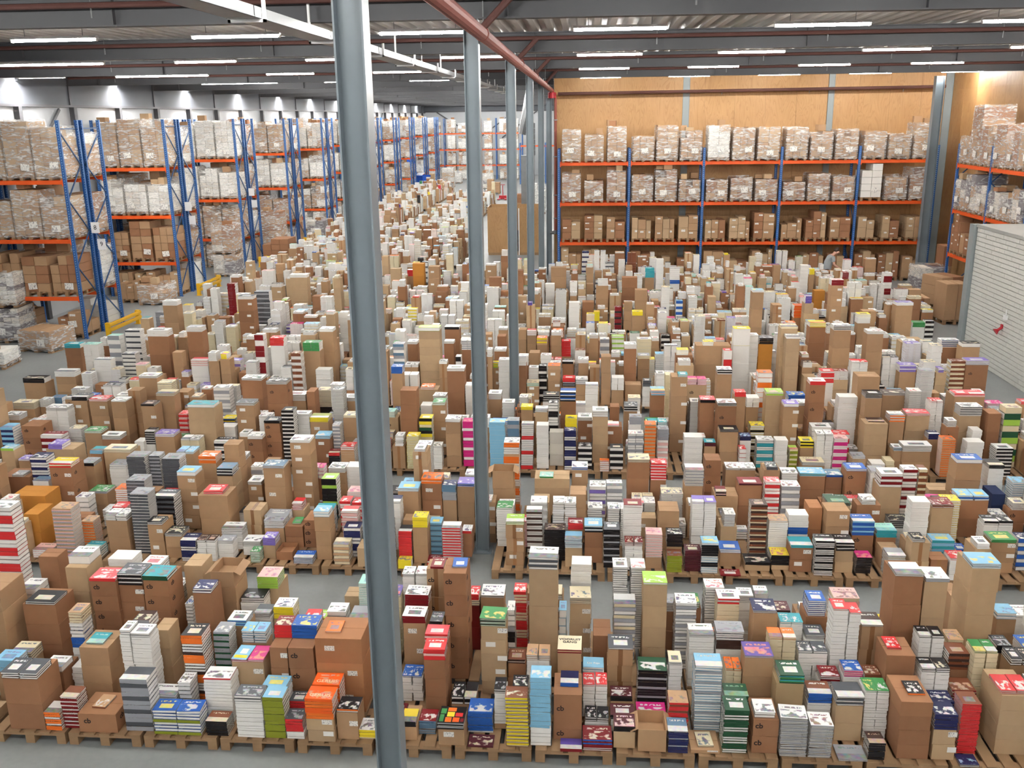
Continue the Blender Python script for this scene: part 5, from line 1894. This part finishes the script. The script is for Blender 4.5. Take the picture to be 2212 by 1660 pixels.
# ---------------------------------------------------------------- pallets
def piece(w, d, h, name):
    b = MB(); b.box(0, w, 0, d, 0, h); return b.mesh(name, MAT['wood'])
P_BOARD, P_CROSS, P_BLOCK, P_SKID = piece(.12, 1.18, .022, 'deck_board'), piece(.8, .12, .022, 'cross_board'), piece(.1, .12, .08, 'block'), piece(.1, 1.18, .022, 'skid')
rest = MB()
rowsP = {}
def on_column(x, y): return any(x < COL_X + .16 and x + .8 > COL_X - .16 and y < COL_D0 + j * BAY + .16 and y + 1.2 > COL_D0 + j * BAY - .16 for j in range(-1, 4))
PALLETS = [q for q in PALLETS if not on_column(*q)]
for xl, y in PALLETS: rowsP.setdefault(round(y, 2), []).append(xl)
ry = sorted(rowsP)
for y in ry:
    ri = ry.index(y)
    xs_ = sorted(rowsP[y])
    vis = [x for x in xs_ if -60 < to_px(x + .4, y, .1)[0] < 2270]
    left = [x for x in vis if to_px(x + .4, y, .1)[0] < 835]; right = [x for x in vis if x not in left]
    for x in xs_:
        if ri in (0, 2, 4) and x in vis:
            n, side = (len(left) - left.index(x), 'left') if x in left else (right.index(x) + 1, 'right')
            t = tag(empty('wooden_pallet', (x, y, 0)), '%s %s wooden pallet %s of the nearest column' % (nth(n), ROWN[ri], side), 'pallet', 'wooden pallets under the stacks')
            for i in range(5): add(P_BOARD, t, (i * .17, 0, .122))
            for yy in (0, .53, 1.06): add(P_CROSS, t, (0, yy, .1))
            for xx in (0, .35, .7):
                for yy in (0, .53, 1.06): add(P_BLOCK, t, (xx, yy, .02))
                add(P_SKID, t, (xx, 0, 0))
        else:
            for i in range(5): rest.box(x + i * .17, x + i * .17 + .12, y, y + 1.18, .122, .144)
            for xx in (0, .35, .7): rest.box(x + xx, x + xx + .1, y, y + 1.18, 0, .122)
o = rest.build('further_pallets', MAT['wood']); tag(o, 'further wooden pallets hidden under the stacks', 'pallet', kind='stuff')

# lettering that can be read on a few covers
def top_book(u, v):
    best = None
    for it in ITEMS:
        if it.get('obj') is None or not it['top']: continue
        a, b_, d = to_px(it['x'], it['y'], it['z'] + it['h'])
        q = (a - u) ** 2 + (b_ - v) ** 2
        if best is None or q < best[0]: best = (q, it)
    return best[1]
for u, v, s, size, mat, fx, fy in ((690, 1505, 'GERUIS', .26, 'white_ink', 0, -.2), (703, 1476, 'GERUIS', .26, 'white_ink', 0, -.2), (1229, 1380, 'VOORUIT\nGANG', .27, 'ink', 0, .12), (1283, 1436, 'De Rijn', .3, 'lamp_white', 0, -.1)):
    it = top_book(u, v)
    L = max(len(q) for q in s.split('\n'))
    o = add(text_mesh(s, it['w'] / L * 1.45, MAT[mat], .0008), it['obj'], (fx * it['w'], fy * it['d'], it['h'] + .0003), name='cover_lettering')
# the strong pictures on three covers: coloured fields lying on the board
def fields(u, v, rects):
    it = top_book(u, v); w, d, h = it['w'], it['d'], it['h']
    for i_, (a, b_, c, e, col) in enumerate(rects):
        m = MB(); m.box(a * w, b_ * w, c * d, e * d, h - .0008, h + .0002 + (.0006 if i_ else 0), COLR[col]); m.build('cover_picture', MAT['print'], it['obj'])
fields(973, 1545, ((-.5, .5, -.5, .5, 'k'), (-.46, -.25, .05, .35, 'e'), (-.46, -.3, -.42, 0, 'e'), (-.2, .12, .2, .42, 'o'), (-.2, .08, -.12, .16, 'Y'), (-.24, .0, -.44, -.16, 'o'), (.12, .4, -.1, .12, 'r'), (.05, .3, -.42, -.16, 'O'), (.34, .47, -.4, -.2, 'R')))
fields(515, 1400, ((-.5, .5, -.5, .5, 's'), (-.42, .42, -.4, -.2, 'y'), (-.2, .25, -.1, .25, 'w')))

# ---------------------------------------------------------------- pallets standing about on the floor
def floor_load(u, v, w, d, h, tone, wrap, label, rz=0.0, cols=2, rws=3, loose=False, sheets=1, z=0.0, y=None, name='pallet_load'):
    p = at_z(u, v, 0.0) if y is None else Vector((x_at(u, y, z), y, 0))
    return load((p.x, p.y, z + .001), rz, w, d, h, tone, cols, rws, wrap, label, None, sheets, int(u * 7 + v), loose, name)
t1 = floor_load(15, 742, .95, 1.05, .92, 'wg', True, 'lower film-wrapped pallet of white and grey packs at the left picture edge', .12, 4, 7)
load((t1.location.x, t1.location.y + .02, 1.1), .12, .95, 1.05, .9, 'qgw', 4, 7, True, 'upper film-wrapped pallet stacked at the left picture edge', None, 0, 31)
floor_load(78, 762, 1.15, 1.0, .5, 'n', True, 'low wide film-wrapped carton on a pallet beside the first rack', -.22, 1, 1)
floor_load(-20, 800, .8, .9, .35, 'wq', True, 'low white wrapped pallet half outside the left picture edge', .1, 2, 2)
floor_load(330, 660, 1.0, 1.0, .62, 'n', True, 'low wrapped load of cartons before the second blue rack', .0, 3, 2)
floor_load(285, 655, .8, 1.0, .75, 'nd', False, 'loose cartons on a pallet left of the low wrapped load', .0, 2, 3, True, 0)
t2 = floor_load(487, 598, .95, 1.05, .78, 'wng', True, 'lower wrapped pallet of a double stack beside the second barrier', .0, 2, 3)
load((t2.location.x, t2.location.y + .02, .96), 0, .95, 1.05, 1.05, 'dnw', 2, 4, True, 'upper wrapped pallet of the double stack beside the second barrier', None, 0, 32)
floor_load(598, 572, 1.25, 1.1, 1.05, 'd', False, 'large brown carton block on a pallet before the third rack', -.05, 3, 4, False, 0)
floor_load(683, 512, .95, 1.0, .75, 'gw', True, 'wrapped grey pallet load between the third and fourth barriers', .0, 2, 3)
floor_load(590, 505, .95, 1.05, 1.9, 'dn', True, 'tall wrapped stack of brown cartons behind the third rack', 0, 3, 6, False, 0, y=47.2)
# right hand side, near the plywood rack
floor_load(2030, 575, .7, .8, 1.5, 'nd', False, 'tall brown carton beside the right end of the plywood wall rack', 0, 2, 2, False, 0, y=36.4)
floor_load(2012, 632, 1.0, 1.0, .75, 'gw', True, 'wrapped grey pallet load on the floor near the right rack', .05, 2, 2)
floor_load(2052, 668, .9, 1.0, .95, 'nd', False, 'carton pile on a pallet beyond the white brick store', .35, 2, 3, False, 0)
floor_load(2062, 702, .75, .8, 1.15, 'n', False, 'tall brown cartons against the corner of the white brick store', .1, 2, 1, False, 0)
floor_load(1978, 690, .8, .9, .7, 'dk'.replace('k', 'n'), False, 'open cartons on a pallet at the right aisle of the field', .0, 2, 2, True, 0)
# far hall
for i, (u, y, h, tn, lb) in enumerate(((925, 96, .95, 'y', 'stack of flat board at the end of the fourth aisle'), (968, 92, 1.7, 'yw', 'tall pale stack of packs in the far hall'), (985, 98, 1.1, 'q', 'white wrapped pallet in front of the distant rack'),
                                      (1052, 90, 1.3, 'wg', 'grey wrapped load right of the second column, far back'), (1066, 84, 1.1, 'n', 'brown carton load behind the red pallet truck'),
                                      (1128, 70, 1.2, 'nd', 'brown carton load seen between the third and fourth columns'), (1160, 66, 1.9, 'q', 'tall white load seen between the fourth and fifth columns'))):
    floor_load(u, 0, 1.1, 1.1, h, tn, i not in (0, 4, 5), lb, 0, 2, 4, False, 0, y=y)
# plywood pen
p = at_y(1055, 540, 46.0)
t = tag(empty('plywood_pen', (p.x, 46.0, 0)), 'plywood sided pen with black sacks seen between the columns', 'crate')
for xa, xb, nm in ((0, .95, 'front_panel'), (1.5, 2.5, 'front_panel')):
    b = MB(); b.box(xa, xb, 0, .03, .12, 2.3); b.build(nm, MAT['ply'], t)
for xa in (-.02, 2.5):
    b = MB(); b.box(xa, xa + .03, .03, 1.8, .12, 2.3); b.build('side_panel', MAT['ply'], t)
b = MB(); b.box(0, 2.5, 1.8, 1.83, .12, 2.3); b.build('rear_panel', MAT['ply'], t)
b = MB(); b.box(.95, 1.02, -.02, .06, 0, 2.25); b.box(1.48, 1.53, -.02, .06, 0, 2.25); b.build('post', MAT['lamp_white'], t)
b = MB(); b.box(0, 2.5, 0, 1.8, 0, .12); b.build('base', MAT['wood'], t)
for i, (x, y_, z, r) in enumerate(((1.2, .5, .12, .3), (1.25, .6, .7, .28), (1.25, 1.35, .12, .33))):
    me = bpy.data.meshes.new('sack'); import bmesh
    bm_ = bmesh.new(); bmesh.ops.create_icosphere(bm_, subdivisions=3, radius=r)
    for vtx in bm_.verts:
        vtx.co *= 1 + .12 * math.sin(9 * vtx.co.x + i) * math.cos(8 * vtx.co.y + 5 * vtx.co.z)
        if vtx.co.z < -r * .7: vtx.co.z = -r * .7
    bm_.to_mesh(me); bm_.free(); me.materials.append(MAT['black'])
    o = bpy.data.objects.new('refuse_sack', me); o.location = (p.x + x, 46 + y_, z + r * .72); link(o)
    tag(o, ('black sack on the floor at the front of the plywood pen', 'black sack lying on top in the plywood pen', 'black sack at the back of the plywood pen')[i], 'sack')
# blue container with its lid up
yb = 90.0
xb = x_at(905, yb, .8)
t = tag(empty('blue_container', (xb, yb, 0)), 'large blue wheeled container with its lid raised in the far hall', 'container')
t.rotation_euler = (0, 0, -.55)
b = MB(); w, d, h = .95, .6, 1.35
b.box(-w, w, -d, -d + .05, .2, h); b.box(-w, w, d - .05, d, .2, h); b.box(-w, -w + .05, -d, d, .2, h); b.box(w - .05, w, -d, d, .2, h); b.box(-w, w, -d, d, .15, .2); b.box(-w - .06, w + .06, -d - .06, -d, h - .1, h); b.build('tub', MAT['bin'], t)
b = MB(); b.bar((-w + .1, 0, h), (-w - .35, .1, h + 1.45), 1.2, .05); b.build('lid', MAT['bin'], t)
for x in (-.7, .7):
    b = MB(); b.tube((x, -.62, .1), (x, -.54, .1), .1, 10); b.build('wheel', MAT['black'], t)
for i in range(5):
    m = MB(); m.box(-.3, .3, -.2, .2, 0, .05, COLR['w'])
    o = m.build('flat_pack', MAT['print'], None, (xb + .1 + i * .06 - .1, yb, h - .06 + i * .052), .1 * i); tag(o, 'white flat pack lying on the blue container, %s from the bottom' % nth(i + 1), 'pack', 'packs on the blue container')
# red pallet truck
yj = 78.0; xj = x_at(1086, yj, .3)
t = tag(empty('pallet_truck', (xj, yj, 0)), 'red hand pallet truck parked between the second and third columns', 'pallet truck')
b = MB()
for s in (-1, 1): b.bar((s * .2, 0, .12), (s * .3, -.9, .1), .16, .06)
b.build('fork', MAT['redvalve'], t)
b = MB(); b.box(-.3, .3, -.05, .2, .06, .34); b.build('frame', MAT['redvalve'], t)
b = MB(); b.tube((0, .1, .3), (0, .05, 1.15), .03, 8); b.tube((-.18, .05, 1.2), (.18, .05, 1.2), .025, 8); b.build('handle', MAT['redvalve'], t)
for s in (-1, 1):
    b = MB(); b.tube((s * .08 - .03, .12, .09), (s * .08 + .03, .12, .09), .09, 10); b.build('wheel', MAT['black'], t)
# single white book left lying in the front aisle
p = at_z(192, 1664, .05)
m = MB(); it = dict(w=.3, d=.22, h=.05, face='w', cover='W', top=True, seed=.3)
emit_book(m, it, None, 'c'); o = m.build('book', MAT['print'], None, (p.x, p.y - .12, 0.001), .03); q = MB(); emit_book(q, it, None, 'p'); q.build('page_block', MAT['print'], o)
tag(o, 'white book lying alone on the floor at the bottom picture edge', 'book')

# ---------------------------------------------------------------- the person by the rack
PYY = 35.6
pp = at_y(1790, 560, PYY)
px0 = pp.x - .05
person = tag(empty('person', (px0, PYY, 0)), 'person in grey T-shirt and dark trousers bending over books before the rack', 'person')
def skin_mesh(name, verts, edges, radii, root, mat, parent, sub=2):
    me = bpy.data.meshes.new(name); me.from_pydata(verts, edges, [])
    o = bpy.data.objects.new(name, me); link(o, parent); me.materials.append(mat)
    md = o.modifiers.new('skin', 'SKIN'); md.use_smooth_shade = True
    sk = me.skin_vertices[0].data if me.skin_vertices else None
    if sk is None:
        bpy.context.view_layer.update(); sk = me.skin_vertices[0].data
    for i, r in enumerate(radii):
        sk[i].radius = (r if isinstance(r, tuple) else (r, r)); sk[i].use_root = i == root
    s = o.modifiers.new('sub', 'SUBSURF'); s.levels = sub; s.render_levels = sub
    return o
V = [(0, 0, .92), (.02, 0, 1.06), (.07, 0, 1.22), (.14, 0, 1.38), (.2, 0, 1.46), (.27, 0, 1.52), (.33, 0, 1.56), (.37, 0, 1.63),   # 0-7 spine to crown
     (-.0, -.1, .88), (.03, -.1, .48), (-.02, -.1, .08), (.14, -.1, .04),                               # 8-11 right leg
     (.0, .1, .88), (-.05, .1, .48), (-.12, .1, .08), (.04, .1, .04),                                   # 12-15 left leg
     (.15, -.19, 1.38), (.2, -.23, 1.12), (.4, -.17, .98), (.47, -.15, .95),                            # 16-19 right arm
     (.15, .19, 1.38), (.22, .22, 1.12), (.43, .12, .97), (.5, .1, .94)]                                # 20-23 left arm
Ed = [(0, 1), (1, 2), (2, 3), (3, 4), (4, 5), (5, 6), (6, 7), (0, 8), (8, 9), (9, 10), (10, 11), (0, 12), (12, 13), (13, 14), (14, 15), (3, 16), (16, 17), (17, 18), (18, 19), (3, 20), (20, 21), (21, 22), (22, 23)]
Rd = [(.07, .08), (.08, .1), (.09, .11), (.085, .11), .055, .07, .1, .085, .06, .06, .045, .04, .06, .06, .045, .04, .05, .043, .034, .036, .05, .043, .034, .036]
for sgn, base in ((1, 19), (-1, 23)):                 # five fingers on each hand
    hx, hy, hz = V[base]
    for q in range(4):
        a = len(V); V.extend([(hx + .045, hy + sgn * (.03 - .02 * q), hz - .02), (hx + .075 - .006 * abs(q - 1.5), hy + sgn * (.032 - .021 * q), hz - .055)])
        Ed += [(base, a), (a, a + 1)]; Rd += [.0095, .008]
    a = len(V); V.extend([(hx + .01, hy + sgn * .05, hz - .015), (hx + .035, hy + sgn * .06, hz - .045)]); Ed += [(base, a), (a, a + 1)]; Rd += [.011, .009]
skin_mesh('body', V, Ed, Rd, 0, MAT['skin'], person)
SV = [(-.01, 0, .8), (.02, 0, 1.06), (.07, 0, 1.22), (.14, 0, 1.38), (.18, 0, 1.43), (.15, -.19, 1.38), (.185, -.22, 1.2), (.15, .19, 1.38), (.195, .215, 1.2)]
skin_mesh('t_shirt', SV, [(0, 1), (1, 2), (2, 3), (3, 4), (3, 5), (5, 6), (3, 7), (7, 8)], [(.15, .18), (.15, .175), (.15, .175), (.145, .17), .085, .085, .072, .085, .072], 0, MAT['shirt'], person)
TV = [(0, 0, .93), (0, -.1, .86), (.03, -.1, .48), (-.02, -.1, .1), (0, .1, .86), (-.05, .1, .48), (-.12, .1, .1)]
skin_mesh('trousers', TV, [(0, 1), (1, 2), (2, 3), (0, 4), (4, 5), (5, 6)], [(.11, .13), .11, .085, .075, .11, .085, .075], 0, MAT['trousers'], person)
HV = [(.265, 0, 1.55), (.295, 0, 1.61), (.355, 0, 1.65), (.4, 0, 1.645)]
skin_mesh('hair', HV, [(0, 1), (1, 2), (2, 3)], [.075, .105, .1, .075], 0, MAT['hair'], person)
m = MB(); m.tube((.4, 0, 1.545), (.428, 0, 1.53), .019, 6, r2=.013); m.build('nose', MAT['skin'], person)
for s in (-1, 1):
    m = MB(); m.tube((.335, s * .095, 1.55), (.325, s * .115, 1.55), .028, 8, r2=.02); m.build('ear', MAT['skin'], person)
    m = MB(); m.tube((.405, s * .035, 1.575), (.417, s * .035, 1.573), .01, 6); m.build('eye', MAT['black'], person)
m = MB(); m.box(.395, .408, -.02, .02, 1.495, 1.5); m.build('mouth', MAT['redvalve'], person)
